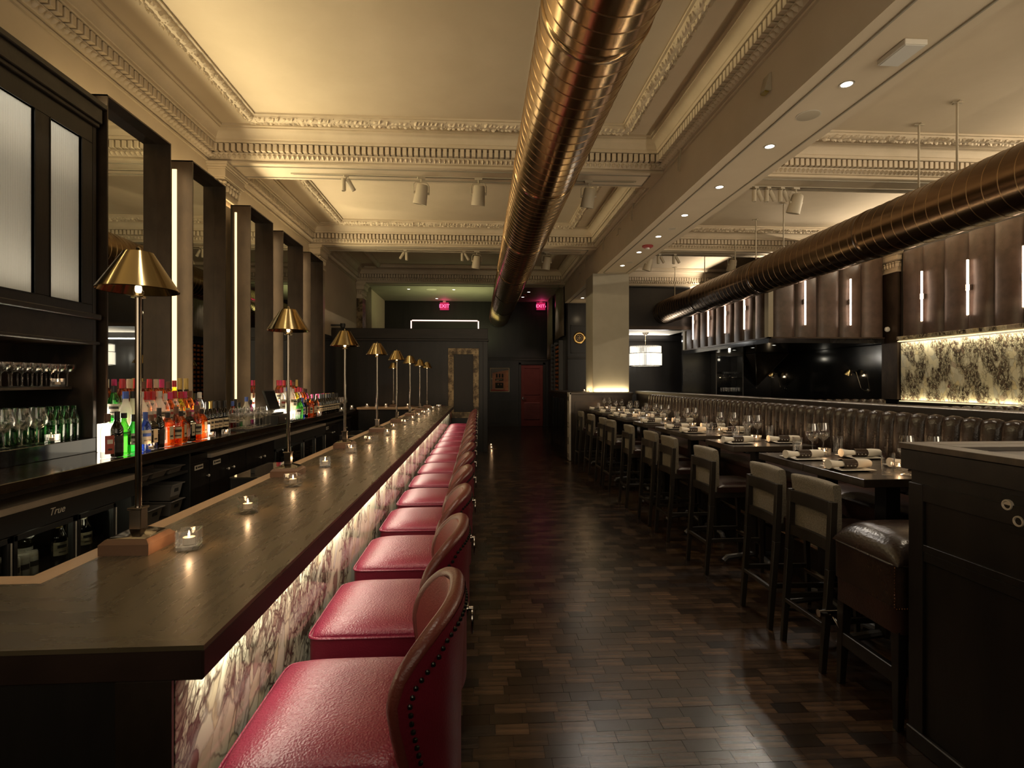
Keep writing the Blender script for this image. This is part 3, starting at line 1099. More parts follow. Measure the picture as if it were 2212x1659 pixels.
for k, (a, b, nd) in enumerate(((4.66, 4.98, 1), (4.98, 6.50, 4), (8.60, 10.3, 4))):
    t = unit_root('bar_cabinet', ('narrow black cabinet with a paper label strip beside the open shelves', 'black knobbed cabinet with a steel strip top in the middle of the back bar', 'black cabinet under the far end of the back bar')[k], a, b)
    h = (b - a) / 2
    MB().box(-.30, .25, -h + .002, h - .002, 0, .84 if k else .90).obj('body', 'black_wood', t)
    if k:
        MB().box(-.30, .285, -h, h, .848, .885).obj('steel_top', 'steel' if k == 1 else 'steel_dark', t, bev=.003)
    for i in range(nd):
        y0, y1 = -h + i * 2 * h / nd + .006, -h + (i + 1) * 2 * h / nd - .006
        d = MB().box(.25, .27, y0, y1, .11, .83).obj('cabinet_door', 'black_wood', t, bev=.003)
        ky = y1 - .05 if i % 2 == 0 else y0 + .05
        MB().lathe([(.005, 0), (.005, .012), (.012, .016), (.013, .024), (.006, .03), (.0005, .031)], 10, T=Matrix.Translation((.27, ky, .70)) @ Matrix.Rotation(PI / 2, 4, 'Y')).obj('knob', 'steel', d)
    MB().box(.271, .273, -h + .06, -h + .20, .775, .815).obj('name_plate', 'paper_white', t)
    MB().box(.273, .2736, -h + .075, -h + .10, .785, .805).box(.273, .2736, -h + .108, -h + .19, .788, .802).obj('plate_print', 'ink', t)

# ---- glasses, shared meshes
def prof_mesh(name, prof, mat, n=14):
    return MB().lathe(prof, n, cap=False).mesh(name, mat, ang=70)


WINE = prof_mesh('wine_glass', [(.0005, .001), (.034, .0015), (.036, .003), (.012, .007), (.0045, .013), (.0042, .085), (.008, .095), (.026, .108), (.040, .128), (.043, .148), (.039, .185), (.0325, .222), (.0315, .222), (.038, .184), (.0415, .148), (.038, .129), (.02, .110), (.0005, .104)], 'clear_glass', 18)
BIGW = prof_mesh('wine_glass', [(.0005, .001), (.036, .0015), (.038, .003), (.012, .007), (.0045, .013), (.0042, .085), (.010, .095), (.035, .110), (.052, .138), (.054, .16), (.048, .20), (.040, .235), (.039, .235), (.046, .20), (.052, .16), (.048, .139), (.02, .110), (.0005, .104)], 'clear_glass', 18)
TUMB = prof_mesh('water_glass', [(.0005, 0), (.028, 0), (.030, .004), (.034, .125), (.0325, .125), (.0285, .016), (.0005, .013)], 'clear_glass', 14)
ROCK = prof_mesh('tumbler_glass', [(.0005, 0), (.035, 0), (.038, .004), (.041, .085), (.0395, .085), (.0365, .016), (.0005, .012)], 'clear_glass', 14)
COUPE = prof_mesh('coupe_glass', [(.0005, .001), (.032, .0015), (.034, .003), (.01, .007), (.004, .012), (.004, .085), (.010, .092), (.034, .105), (.046, .125), (.049, .155), (.048, .155), (.044, .126), (.030, .108), (.0005, .099)], 'clear_glass', 14)
MART = prof_mesh('martini_glass', [(.0005, .001), (.034, .0015), (.036, .003), (.01, .007), (.004, .012), (.004, .095), (.006, .100), (.056, .165), (.055, .165), (.0005, .102)], 'clear_glass', 14)
FLUTE = prof_mesh('flute_glass', [(.0005, .001), (.030, .0015), (.032, .003), (.01, .007), (.004, .012), (.004, .08), (.01, .09), (.025, .115), (.0275, .15), (.024, .215), (.023, .215), (.026, .15), (.02, .112), (.0005, .1)], 'clear_glass', 14)


def glass(me, loc, label, group, cat='glass'):
    return tag(put(me.name.split('.')[0], me, None, loc), label, cat, group)


rnd = random.Random(5)
for r_ in range(2):
    for k in range(8):
        glass(COUPE, (-2.86 - .105 * r_, 3.40 + .075 * k + rnd.uniform(-.006, .006) + .03 * r_, 1.517), 'stemmed coupe glass, %s from the left in the %s row on the upper cabinet shelf' % (ORD[k], ('front', 'back')[r_]), 'coupes on the cabinet shelf')
for r_ in range(2):
    for k in range(6):
        glass(ROCK, (-2.885 - .09 * r_, 2.86 + .085 * k, 1.517), 'short tumbler, %s from the left in the %s row on the upper cabinet shelf' % (ORD[k], ('front', 'back')[r_]), 'tumblers on the cabinet shelf')
for k in range(3):
    glass(BIGW, (-2.84, 3.40 + .125 * k, 1.150), 'large wine glass, %s from the left in front on the bottom cabinet shelf' % ORD[k], 'wine glasses on the bottom cabinet shelf')
    glass(BIGW, (-2.96, 3.34 + .125 * k, 1.150), 'large wine glass, %s from the left behind on the bottom cabinet shelf' % ORD[k], 'wine glasses on the bottom cabinet shelf')


# ---- candles in square glass holders
def make_candle():
    r = thing('candle_holder', 'x', 'candle')
    s = .030
    g = MB().box(-s, s, -s, s, 0, .014)
    for a in ((-s, s, -s, -s + .008), (-s, s, s - .008, s), (-s, -s + .008, -s + .008, s - .008), (s - .008, s, -s + .008, s - .008)):
        g.box(*a, .014, .058)
    g.obj('glass_cup', 'clear_glass', r, bev=.0025)
    MB().lathe([(.0005, .015), (.0165, .015), (.0165, .034), (.014, .034), (.0005, .032)], 12, cap=False).obj('tea_light', 'wax', r)
    MB().lathe([(.0005, .033), (.0028, .038), (.0030, .042), (.0018, .048), (.0004, .053)], 8, cap=False).obj('flame', 'flame', r)
    return r


CAND = make_candle()


def candle(loc, label, rz=0., p=.35, lit=True):
    c = place(CAND, USED, loc, rz, label, 'tea lights in glass cubes')
    if lit:
        point('candle_light', (loc[0], loc[1], loc[2] + .052), p * 2.2, (1, .58, .28), .006)
    return c


candle((-2.83, 3.80, 1.517), 'tea light in a glass cube on the upper cabinet shelf', .2)
candle((-2.80, 3.715, 1.150), 'tea light in a glass cube on the bottom cabinet shelf', .1)

# ---- bottles
def label_arc(r, z0, z1, deg, mat, parent, name='label', face=R(-38)):
    n = 8
    g = MB().grid(lambda u, v: (r * math.cos(face + (u - .5) * R(deg)), r * math.sin(face + (u - .5) * R(deg)), z0 + v * (z1 - z0)), n, 2)
    return g.obj(name, mat, parent, ang=60)


def make_bottle(glassm, h, r, neck, shoulder, capm, labelm=None, lab=(.08, .17), deg=170, liquid=None, square=False, capz=.82, band=None, name='bottle'):
    t = thing(name, 'x', 'bottle')
    zs = h * shoulder
    prof = [(.0005, .003), (r * .9, 0), (r, .006), (r, zs), (r * .93, zs + .012), (r * .6, zs + .04), (neck * 1.15, zs + .062), (neck, zs + .085), (neck, h * .985), (neck * 1.1, h * .99), (neck * .9, h)]
    n = 16
    if square:
        b = MB().lathe([(q * 1.22 if q > neck * 1.3 else q, z) for q, z in prof], 4 if square == 1 else 8, cap=False)
        b.v = [(x * math.cos(PI / 4) - y * math.sin(PI / 4), x * math.sin(PI / 4) + y * math.cos(PI / 4), z) for x, y, z in b.v]
        b.obj('glass_body', glassm, t, bev=.003)
    else:
        MB().lathe(prof, n, cap=False).obj('glass_body', glassm, t, ang=50)
    MB().lathe([(neck * 1.22, h * capz), (neck * 1.25, h * capz + .004), (neck * 1.22, h * 1.0), (.0005, h * 1.004)], 12, cap=False).obj('cap', capm, t)
    if labelm:
        rr = r * (1.0 if not square else .90)
        if square:
            q = r * .885
            hw_ = .24 if square == 2 else .45
            q = r * 1.13 if square == 2 else q
            f = MB().box(q, q + .0012, -r * hw_, r * hw_, lab[0], lab[1]).box(-r * hw_, r * hw_, -q - .0012, -q, lab[0], lab[1])
            lo = f.obj('label', labelm, t)
            MB().box(q + .0012, q + .0018, -r * hw_ * .7, r * hw_ * .7, lab[0] + .02, lab[0] + .032).box(-r * hw_ * .7, r * hw_ * .7, -q - .0018, -q - .0012, lab[1] - .04, lab[1] - .018).obj('label_print', 'ink', lo)
        else:
            lo = label_arc(rr + .0008, lab[0], lab[1], deg, labelm, t)
            label_arc(rr + .0016, lab[0] + (lab[1] - lab[0]) * .55, lab[0] + (lab[1] - lab[0]) * .78, deg * .55, band or 'ink', lo, 'label_print')
            label_arc(rr + .0016, lab[0] + (lab[1] - lab[0]) * .2, lab[0] + (lab[1] - lab[0]) * .3, deg * .4, 'ink', lo, 'label_print')
    if liquid:
        MB().lathe([(.0005, .008), (r * .88, .009), (r * .88, zs * liquid[1]), (.0005, zs * liquid[1])], 12, cap=False).obj('liquid', liquid[0], t)
    return t


BOT = {
    'clear gin': make_bottle('clear_glass', .29, .040, .0135, .62, 'brown_cap', 'paper_red', (.03, .15), deg=80, band='paper_white'),
    'dark green': make_bottle('dark_glass', .30, .036, .0135, .60, 'black_cap', 'paper_black', (.03, .14)),
    'bright green': make_bottle('bright_green_glass', .285, .041, .015, .58, 'black_cap', 'green_glass', (.13, .16), capz=.88),
    'green': make_bottle('green_glass', .27, .038, .0135, .6, 'black_cap', 'paper_white', (.06, .14)),
    'frosted white, blue-capped': make_bottle('frost_glass', .325, .040, .016, .60, 'blue_cap', None, capz=.84),
    'frosted white, black-capped': make_bottle('frost_glass', .325, .040, .016, .60, 'black_cap', None, capz=.84),
    'frosted white, white-capped': make_bottle('frost_glass', .32, .043, .017, .62, 'white_cap', 'paper_cream', (.12, .16), capz=.86),
    'clear, red-capped': make_bottle('clear_glass', .32, .038, .015, .60, 'red_cap', 'paper_white', (.05, .17), band='paper_red', capz=.80),
    'clear, plain-labelled': make_bottle('clear_glass', .30, .036, .014, .62, 'white_cap', 'paper_white', (.07, .16)),
    'amber whiskey': make_bottle('amber_glass', .30, .041, .0145, .58, 'brown_cap', 'paper_cream', (.05, .14)),
    'amber, red-capped': make_bottle('amber_glass', .32, .040, .0155, .60, 'red_cap', 'paper_cream', (.05, .15), capz=.78),
    'amber, cream-capped': make_bottle('amber_glass', .32, .040, .0155, .60, 'paper_cream', 'paper_cream', (.05, .15), capz=.78),
    'amber, pink-capped': make_bottle('amber_glass', .32, .040, .0155, .60, 'pink_cap', 'paper_cream', (.05, .15), capz=.78),
    'orange liqueur': make_bottle('orange_glass', .31, .038, .0145, .58, 'pink_cap', 'paper_cream', (.08, .17), band='paper_red'),
    'pink-labelled orange': make_bottle('orange_glass', .315, .036, .0145, .62, 'brown_cap', 'paper_pink', (.06, .15), band='paper_white'),
    'yellow liqueur': make_bottle('yellow_glass', .31, .039, .014, .58, 'red_cap', 'paper_white', (.07, .15)),
    'purple liqueur': make_bottle('purple_glass', .29, .037, .014, .58, 'black_cap', 'paper_white', (.06, .15)),
    'square dark': make_bottle('dark_glass', .25, .042, .0145, .62, 'brown_cap', 'paper_cream', (.05, .15), square=1, capz=.84),
    'square amber': make_bottle('amber_glass', .26, .042, .0145, .62, 'black_cap', 'paper_cream', (.05, .15), square=1, capz=.84),
    'blue': make_bottle('blue_glass', .28, .036, .0135, .60, 'blue_cap', 'paper_white', (.05, .15), band='blue_cap'),
    'black wine': make_bottle('dark_glass', .31, .0375, .0145, .60, 'black_cap', 'paper_cream', (.05, .14), capz=.76),
    'pink-foiled wine': make_bottle('dark_glass', .31, .0375, .0145, .60, 'pink_cap', 'paper_white', (.05, .14), deg=90, capz=.76),
    'gold-foiled wine': make_bottle('dark_glass', .31, .0375, .0145, .60, 'gold_cap', 'paper_cream', (.05, .14), deg=110, capz=.76),
    'gold-foiled champagne': make_bottle('dark_glass', .33, .043, .0155, .52, 'gold_cap', 'paper_cream', (.07, .15), deg=120, capz=.70),
    'red aperitif': make_bottle('red_glass', .29, .037, .0135, .60, 'blue_cap', 'paper_white', (.06, .14)),
    'green mineral water': make_bottle('water_green', .235, .0335, .0125, .58, 'water_green', None, capz=.90),
}


def shelf_row(kinds, ys, x, z, where, jitter=.012, group=None):
    rr = random.Random(len(ys) * 7 + int(z * 100))
    cnt = {}
    for k, (kd, y) in enumerate(zip(kinds, ys)):
        lb = '%s bottle, %s in %s' % (kd, ORD[k], where)
        place(BOT[kd], USED, (x + rr.uniform(-jitter, jitter), y, z), rr.uniform(-.4, .2), lb, group or ('bottles in ' + where))


# two lit risers behind the front rows
for yy0, yy1, wh in ((3.98, 5.12, 'near'), (7.02, 8.20, 'far')):
    t = thing('bottle_riser', 'two-step glowing bottle riser on the back counter, the %s one' % wh, 'riser', (-2.57, (yy0 + yy1) / 2, 1.0515))
    h = (yy1 - yy0) / 2
    MB().box(-.13, .095, -h, h, 0, .105).obj('lower_step', 'riser_light', t, bev=.002, label='backlit acrylic step')
    MB().box(-.13, .005, -h, h, .105, .20).obj('upper_step', 'riser_light', t, bev=.002, label='backlit acrylic step')
Z0 = 1.052
shelf_row(['clear gin', 'dark green', 'bright green', 'green', 'blue', 'square dark', 'dark green', 'square amber', 'amber whiskey', 'square amber', 'square dark', 'amber whiskey', 'square amber'],
          [3.66, 3.75, 3.838, 3.928, 4.050, 4.150, 4.248, 4.350, 4.445, 4.548, 4.652, 4.768, 4.878], -2.42, Z0, 'the front row of the near display')
shelf_row(['frosted white, blue-capped', 'frosted white, black-capped', 'frosted white, white-capped', 'clear, red-capped', 'clear, red-capped', 'frosted white, white-capped', 'clear, plain-labelled', 'orange liqueur', 'clear, red-capped', 'yellow liqueur', 'orange liqueur', 'pink-labelled orange', 'purple liqueur', 'clear, plain-labelled'],
          [4.015, 4.10, 4.18, 4.26, 4.335, 4.41, 4.485, 4.56, 4.635, 4.71, 4.79, 4.87, 4.955, 5.04], -2.522, Z0 + .105, 'the middle row of the near display', .006)
shelf_row(['green', 'amber, red-capped', 'amber, cream-capped', 'amber, red-capped', 'amber whiskey', 'amber, red-capped', 'amber, cream-capped', 'amber, pink-capped', 'amber whiskey', 'yellow liqueur', 'gold-foiled champagne', 'gold-foiled champagne'],
          [4.05, 4.135, 4.22, 4.305, 4.39, 4.475, 4.56, 4.645, 4.73, 4.82, 4.91, 5.005], -2.63, Z0 + .20, 'the back row of the near display', .005)
shelf_row(['black wine', 'gold-foiled wine', 'black wine', 'black wine', 'gold-foiled wine', 'black wine'], [5.18, 5.265, 5.35, 5.435, 5.52, 5.605], -2.66, Z0, 'the dark row behind the coupes', .01)
shelf_row(['black wine', 'gold-foiled wine', 'black wine', 'black wine', 'black wine'], [5.22, 5.31, 5.40, 5.49, 5.58], -2.56, Z0, 'the dark front row by the coupes', .01)
shelf_row(['red aperitif', 'black wine', 'green', 'frosted white, blue-capped', 'purple liqueur'], [5.98, 6.07, 6.17, 6.36, 6.44], -2.66, Z0, 'the short row behind the till screen', .01)
shelf_row(['green', 'bright green', 'blue', 'square dark', 'square amber', 'amber whiskey', 'square amber', 'square dark', 'amber whiskey'], [7.36, 7.46, 7.56, 7.66, 7.76, 7.86, 7.96, 8.06, 8.16], -2.42, Z0, 'the front row of the far display')
shelf_row(['clear, red-capped', 'frosted white, white-capped', 'frosted white, blue-capped', 'frosted white, white-capped', 'clear, plain-labelled', 'yellow liqueur', 'clear, red-capped', 'orange liqueur', 'amber whiskey', 'purple liqueur'],
          [7.06, 7.165, 7.27, 7.375, 7.48, 7.585, 7.69, 7.80, 7.91, 8.02], -2.522, Z0 + .105, 'the middle row of the far display', .006)
shelf_row(['amber, red-capped', 'amber, pink-capped', 'amber, red-capped', 'amber, cream-capped', 'amber, red-capped', 'amber whiskey', 'gold-foiled champagne'], [7.22, 7.34, 7.46, 7.58, 7.70, 7.82, 7.95], -2.63, Z0 + .20, 'the back row of the far display', .005)
shelf_row(['pink-foiled wine', 'black wine', 'pink-foiled wine', 'pink-foiled wine', 'black wine', 'pink-foiled wine', 'pink-foiled wine', 'gold-foiled wine', 'pink-foiled wine', 'gold-foiled wine', 'black wine', 'gold-foiled wine'],
          [8.30 + .108 * k for k in range(12)], -2.52, Z0, 'the long wine row beyond the far display', .01)
shelf_row(['black wine'] * 9, [8.34 + .118 * k for k in range(9)], -2.41, Z0, 'the front wine row beyond the far display', .01)
for r_ in range(2):
    for k in range(4 if r_ == 0 else 8):
        place(BOT['green mineral water'], USED, (-2.845 - .078 * r_, (3.76 if r_ == 0 else 3.50) + .069 * k, 1.150), 0,
              'green glass water bottle, %s from the left in the %s row on the bottom shelf' % (ORD[k], 'front' if r_ == 0 else 'back'), 'water bottles, %s row' % ('front' if r_ == 0 else 'back'))
# bottles and cans inside the near fridge
for k, y in enumerate((2.55, 2.66, 2.77, 3.43, 3.54, 3.64)):
    place(BOT['gold-foiled champagne'] if k > 2 else BOT['green'], USED, (-2.58 + .03 * (k % 2), y, .433), .2,
          ('gold-foiled champagne bottle in the last door of the near fridge, %s from the left' % ORD[k - 3]) if k > 2 else 'green bottle standing in the near fridge, %s from the left' % ORD[k], 'bottles in the near fridge')
place(BOT['yellow liqueur'], USED, (-2.66, 3.32, .433), .2, 'yellow bottle behind the cans in the near fridge', 'bottles in the near fridge')
for k in range(4):
    place(BOT['green'], USED, (-2.60, 3.42 + .085 * k, .122), .1, 'green bottle on the fridge floor behind the last glass door, %s from the left' % ORD[k], 'bottles on the fridge floor')
can0 = thing('drink_can', 'x', 'can')
MB().lathe([(.0005, .002), (.024, 0), (.029, .008), (.029, .142), (.0265, .152), (.0255, .152), (.0005, .149)], 14, cap=False).obj('body', 'steel', can0)
lo = label_arc(.0296, .015, .138, 300, 'paper_cream', can0)
label_arc(.0302, .03, .125, 50, 'paper_white', lo, 'label_print')
label_arc(.0304, .07, .10, 90, 'ink', lo, 'label_print')
for r_ in range(2):
    for k in range(4):
        place(can0, USED, (-2.545 - .062 * r_, 3.045 + .061 * k, .433), .1 * k, 'pale drink can, %s from the left in the %s row in the near fridge' % (ORD[k], 'front' if r_ == 0 else 'back'), 'cans in the near fridge, %s row' % ('front' if r_ == 0 else 'back'))
point('fridge_lamp', (-2.48, 3.15, .70), .5, (1, .9, .6), .02)
point('fridge_lamp', (-2.48, 3.55, .70), .4, (1, .9, .6), .02)
point('fridge_lamp', (-2.48, 7.3, .70), .4, (1, .9, .6), .02)
for k in range(10):
    place(BOT['gold-foiled wine' if k % 2 else 'black wine'], USED, (-2.58, 6.62 + .2 * k, .433), .2, 'wine bottle behind the glass doors of the far fridge, %s from the near end' % ORD[k], 'wine in the far fridge')

# coupes and martini glasses on rubber mats
for k, (y0, y1, x0, x1) in enumerate(((5.66, 6.42, -2.62, -2.345), (6.98, 7.34, -2.47, -2.345))):
    m = MB().box(x0, x1, y0, y1, 1.0505, 1.058)
    for i in range(int((y1 - y0) / .03)):
        m.box(x0, x1, y0 + .01 + i * .03, y0 + .02 + i * .03, 1.058, 1.061)
    tag(m.obj('bar_mat', 'black_plastic'), 'black ribbed rubber mat under the %s' % ('coupes and martini glasses' if k == 0 else 'short glasses by the far bottles'), 'mat')
for i in range(3):
    for k in range(6):
        glass(FLUTE if (i + k) % 2 else COUPE, (-2.385 - .088 * i, 5.25 + .46 + .078 * k, 1.061), 'stemmed cocktail glass, %s along the %s row on the near rubber mat' % (ORD[k], ('front', 'middle', 'back')[i]), 'cocktail glasses on the near mat')
for i in range(2):
    for k in range(2):
        glass(MART, (-2.40 - .12 * i, 6.23 + .12 * k, 1.061), 'martini glass, %s in the %s pair on the near rubber mat' % (ORD[k], ('front', 'back')[i]), 'martini glasses')
for i in range(1):
    for k in range(5):
        glass(ROCK, (-2.40 - .09 * i, 7.02 + .085 * k, 1.061), 'short tumbler, %s along the far rubber mat in front of the bottles' % ORD[k], 'tumblers on the far mat')
for k in range(6):
    glass(WINE, (-2.44 - .09 * (k % 2), 9.66 + .08 * k, 1.052), 'wine glass, %s of six at the far end of the back counter' % ORD[k], 'wine glasses at the counter end')
for x, y, z, lb in ((-2.36, 4.03, Z0, 'beside the square dark bottle on the back counter'), (-2.36, 4.90, Z0, 'near the far end of the near bottle display'), (-2.345, 5.15, Z0, 'beside the coupes on the back counter'),
                    (-2.36, 8.14, Z0, 'in front of the far bottle display'), (-2.36, 9.42, Z0, 'in front of the long wine row'), (-2.38, 10.25, Z0, 'at the far end of the back counter')):
    candle((x, y, z), 'tea light ' + lb, .2, .3)

# order screen and cash drawer
t = thing('order_screen', 'black tilted till screen standing among the bottles on the back counter', 'screen', (-2.50, 6.70, 1.16))
MB().box(-.085, .085, -.13, .13, 0, .02).obj('base', 'black_plastic', t, bev=.004)
MB().bar((-.02, 0, .02), (-.06, 0, .16), .03, .08).obj('stand', 'black_plastic', t)
T = Matrix.Translation((.02, 0, .05)) @ Matrix.Rotation(R(-18), 4, 'Y')
MB().box(-.012, .012, -.17, .17, 0, .25, T).obj('housing', 'black_plastic', t, bev=.004)
MB().box(.012, .0135, -.155, .155, .015, .235, T).obj('display', 'gloss_black', t)
t = thing('cash_drawer', 'black metal cash drawer under the till screen', 'drawer', (-2.49, 6.68, 1.052))
MB().box(-.13, .13, -.20, .20, 0, .105).obj('case', 'black_plastic', t, bev=.004)
MB().box(.13, .136, -.18, .18, .012, .085).obj('drawer_front', 'black_metal', t, bev=.002)
MB().lathe([(.012, 0), (.012, .006), (.001, .007)], 10, T=Matrix.Translation((.136, .03, .05)) @ Matrix.Rotation(PI / 2, 4, 'Y')).obj('lock', 'steel', t)
# ================================================================ the bar
bar = thing('bar_counter', 'long bar counter with a dark wooden top and breccia marble front', 'bar', (-.8, 5.9, 0))
main = [(-.50, 1.012), (-.50, 10.78), (-1.04, 10.78), (-1.04, 1.345)]
ret = [(-.50, 1.012), (-1.04, 1.345), (-3.15, 1.345), (-3.15, 1.012)]
far = [(-1.045, 10.78), (-2.30, 10.78), (-2.30, 10.36), (-1.045, 10.36)]
wobj(MB().prism(main, 1.061, 1.070), 'worktop', 'bar_top', bar)
M['bar_top_cross'] = M['bar_top'].copy()
for n_ in M['bar_top_cross'].node_tree.nodes:
    if n_.type == 'MAPPING':
        n_.inputs['Scale'].default_value = (.45, 2.5, 1)
wobj(MB().prism(ret, 1.061, 1.070), 'worktop_return', 'bar_top_cross', bar)
wobj(MB().prism(far, 1.061, 1.070), 'worktop_return', 'bar_top_cross', bar, bev=.0015)
wobj(MB().prism([(-.502, 1.014), (-.502, 10.78), (-1.03, 10.78), (-1.03, 1.335), (-3.15, 1.335), (-3.15, 1.014)], 1.004, 1.061).box(-2.30, -1.03, 10.38, 10.78, 1.004, 1.061), 'edge_band', 'bar_edge', bar, bev=.004)
wobj(MB().prism([(-1.04, 1.345), (-1.04, 10.36), (-1.10, 10.36), (-1.10, 1.40), (-3.15, 1.40), (-3.15, 1.345)], 1.03, 1.0702), 'inner_edge', 'light_wood', bar, label='pale wooden edging strip')
wobj(MB().box(-2.30, -1.10, 10.30, 10.36, 1.03, 1.0702), 'inner_edge', 'light_wood', bar, label='pale wooden edging strip')
wobj(MB().box(-.98, -.585, 1.10, 10.75, .10, 1.004), 'carcass', 'black_wood', bar)
wobj(MB().box(-2.30, -.6, 10.45, 10.72, .10, 1.004), 'carcass', 'black_wood', bar)
wobj(MB().box(-3.15, -.98, 1.10, 1.32, .0, 1.004), 'carcass', 'black_wood', bar)
wobj(MB().box(-.98, -.60, 1.10, 10.75, 0, .10), 'toe_kick', 'black_metal', bar)
y = 1.028
k = 0
while y < 10.7:
    y2 = min(y + (.62 if k % 2 else .93), 10.74)
    wobj(MB().box(-.585, -.560, y + .001, y2 - .001, .10, 1.004), 'marble_panel', 'marble', bar, ang=0, bev=.0012)
    y = y2
    k += 1
wobj(MB().box(-.660, -.5605, 1.018, 1.027, 0, 1.003), 'end_plate', 'bronze_plate', bar, bev=.001, label='brown bronze end plate')
wobj(MB().box(-.98, -.660, 1.070, 1.10, 0, 1.004), 'end_panel', 'black_wood', bar)

# service ledges with a glass lid behind the bar
for k, (y0, wh) in enumerate(((3.15, 'second'), (5.55, 'fourth'))):
    t = thing('service_ledge', 'dark service box with a greenish glass lid behind the %s bar lamp' % wh, 'box', (-1.26, y0 + .28, .93))
    MB().box(-.15, .155, -.28, .28, 0, .07).obj('box_body', 'dark_panel', t, bev=.003)
    MB().box(-.155, .157, -.285, .285, .07, .078).obj('glass_lid', 'pane_glass', t, bev=.002)
    MB().box(.10, .155, -.25, .25, -.93, 0).obj('support', 'black_metal', t)
t = MB().box(-1.16, -1.15, 3.23, 3.36, 1.009, 1.075)
tag(t.obj('menu_card', 'paper_white'), 'small white card standing on the service box behind the second lamp', 'card')

# ---- the bar lamps
def make_lamp():
    t = thing('table_lamp', 'x', 'lamp')
    b = MB().prism([(-.067, -.067), (.067, -.067), (.067, .067), (-.067, .067)], 0, .030)
    b.add([(-.067, -.067, .030), (.067, -.067, .030), (.067, .067, .030), (-.067, .067, .030), (-.055, -.055, .042), (.055, -.055, .042), (.055, .055, .042), (-.055, .055, .042)],
          [(0, 1, 5, 4), (1, 2, 6, 5), (2, 3, 7, 6), (3, 0, 4, 7), (4, 5, 6, 7)])
    b.obj('wooden_base', 'walnut', t, label='walnut block base')
    p = MB()
    p.add([(-.052, -.052, .042), (.052, -.052, .042), (.052, .052, .042), (-.052, .052, .042), (-.046, -.046, .047), (.046, -.046, .047), (.046, .046, .047), (-.046, .046, .047), (-.018, -.018, .060), (.018, -.018, .060), (.018, .018, .060), (-.018, .018, .060)],
          [(0, 1, 5, 4), (1, 2, 6, 5), (2, 3, 7, 6), (3, 0, 4, 7), (4, 5, 9, 8), (5, 6, 10, 9), (6, 7, 11, 10), (7, 4, 8, 11), (8, 9, 10, 11)])
    p.obj('base_plate', 'dark_chrome', t)
    MB().box(-.0165, .0165, -.0165, .0165, .058, .118).box(-.020, .020, -.020, .020, .114, .121).obj('square_post', 'pole_metal', t, bev=.0015)
    MB().cyl((0, 0, .12), (0, 0, .722), .0085, 14).obj('pole', 'pole_metal', t)
    MB().lathe([(.0005, .722), (.019, .722), (.020, .726), (.012, .728), (.012, .734), (.0005, .734)], 20, cap=False).lathe([(.0005, .762), (.028, .762), (.028, .766), (.0005, .768)], 20, cap=False).obj('socket_collar', 'brass_in', t)
    MB().lathe([(.0135, .732), (.0145, .734), (.0145, .762), (.0135, .762)], 18, cap=False).obj('glass_collar', 'clear_glass', t)
    MB().lathe([(.0005, .735), (.0075, .738), (.008, .755), (.0005, .760)], 10, cap=False).obj('bulb', 'bulb_glow', t)
    MB().lathe([(.1025, .742), (.1035, .744), (.040, .848), (.038, .852), (.0005, .856), (.0005, .853), (.036, .848), (.1015, .743)], 48, cap=False).obj('shade', 'brass', t, ang=30)
    MB().lathe([(.0005, .853), (.006, .857), (.005, .866), (.0005, .869)], 10, cap=False).obj('finial', 'brass', t)
    return t


LAMP = make_lamp()
LY = [1.61, 2.83, 4.00, 5.25, 6.50, 7.74, 9.02, 10.27]
for k, y in enumerate(LY):
    place(LAMP, USED, (-.978, y, 1.0702), 0, 'brass-shaded table lamp on a wooden block, %s from the near end of the bar' % ORD[k], 'brass lamps along the bar')
    point('lamp_bulb', (-.978, y, 1.8235), 3.2, (1, .70, .36), .012)
place(LAMP, USED, (-1.66, 10.60, 1.0702), 0, 'brass-shaded table lamp standing on the short far arm of the bar', 'brass lamps along the bar')
point('lamp_bulb', (-1.66, 10.60, 1.8235), 1.6, (1, .70, .36), .012)
for k, (x, y) in enumerate(((-.832, 1.60), (-.847, 2.03), (-.853, 2.53), (-.865, 3.09), (-.862, 3.70), (-.854, 4.27), (-.814, 4.86), (-.86, 5.50), (-.83, 6.12), (-.82, 6.75), (-.81, 7.35), (-.80, 7.98), (-.80, 8.65), (-.79, 9.35), (-.74, 10.05))):
    candle((x, y, 1.0702), 'tea light in a glass cube on the bar top, %s from the near end' % ORD[k], .25 + .3 * (k % 3), .42)
for x, lb in ((-2.16, 'leftmost on the far arm of the bar'), (-1.98, 'second from the left on the far arm of the bar'), (-1.38, 'right of the lamp on the far arm of the bar'), (-1.80, 'left of the lamp on the far arm of the bar')):
    candle((x, 10.56, 1.0702), 'tea light ' + lb, .2, .35)

# ---- red leather bar stools (bar at -x, back at +x)
def se(v, e):
    return math.copysign(abs(v) ** e, v)


TH_Z = [(.50, 56), (.60, 57), (.70, 61), (.78, 68), (.84, 73), (.885, 75), (.93, 71), (.965, 63), (.990, 54), (1.012, 43), (1.026, 30), (1.034, 18), (1.037, 6)]


def thmax(z):
    for (za, ta), (zb, tb) in zip(TH_Z, TH_Z[1:]):
        if z <= zb:
            f = (z - za) / (zb - za)
            return ta + (tb - ta) * f
    return TH_Z[-1][1]


def shell_pt(th, z, off):
    lean = .012 * max(0, (z - .75) / .3) + .0
    a, b = .184 - off, .247 - off
    x = .060 + a * se(math.cos(R(th)), .86) + lean
    return (x, b * se(math.sin(R(th)), .86), z)


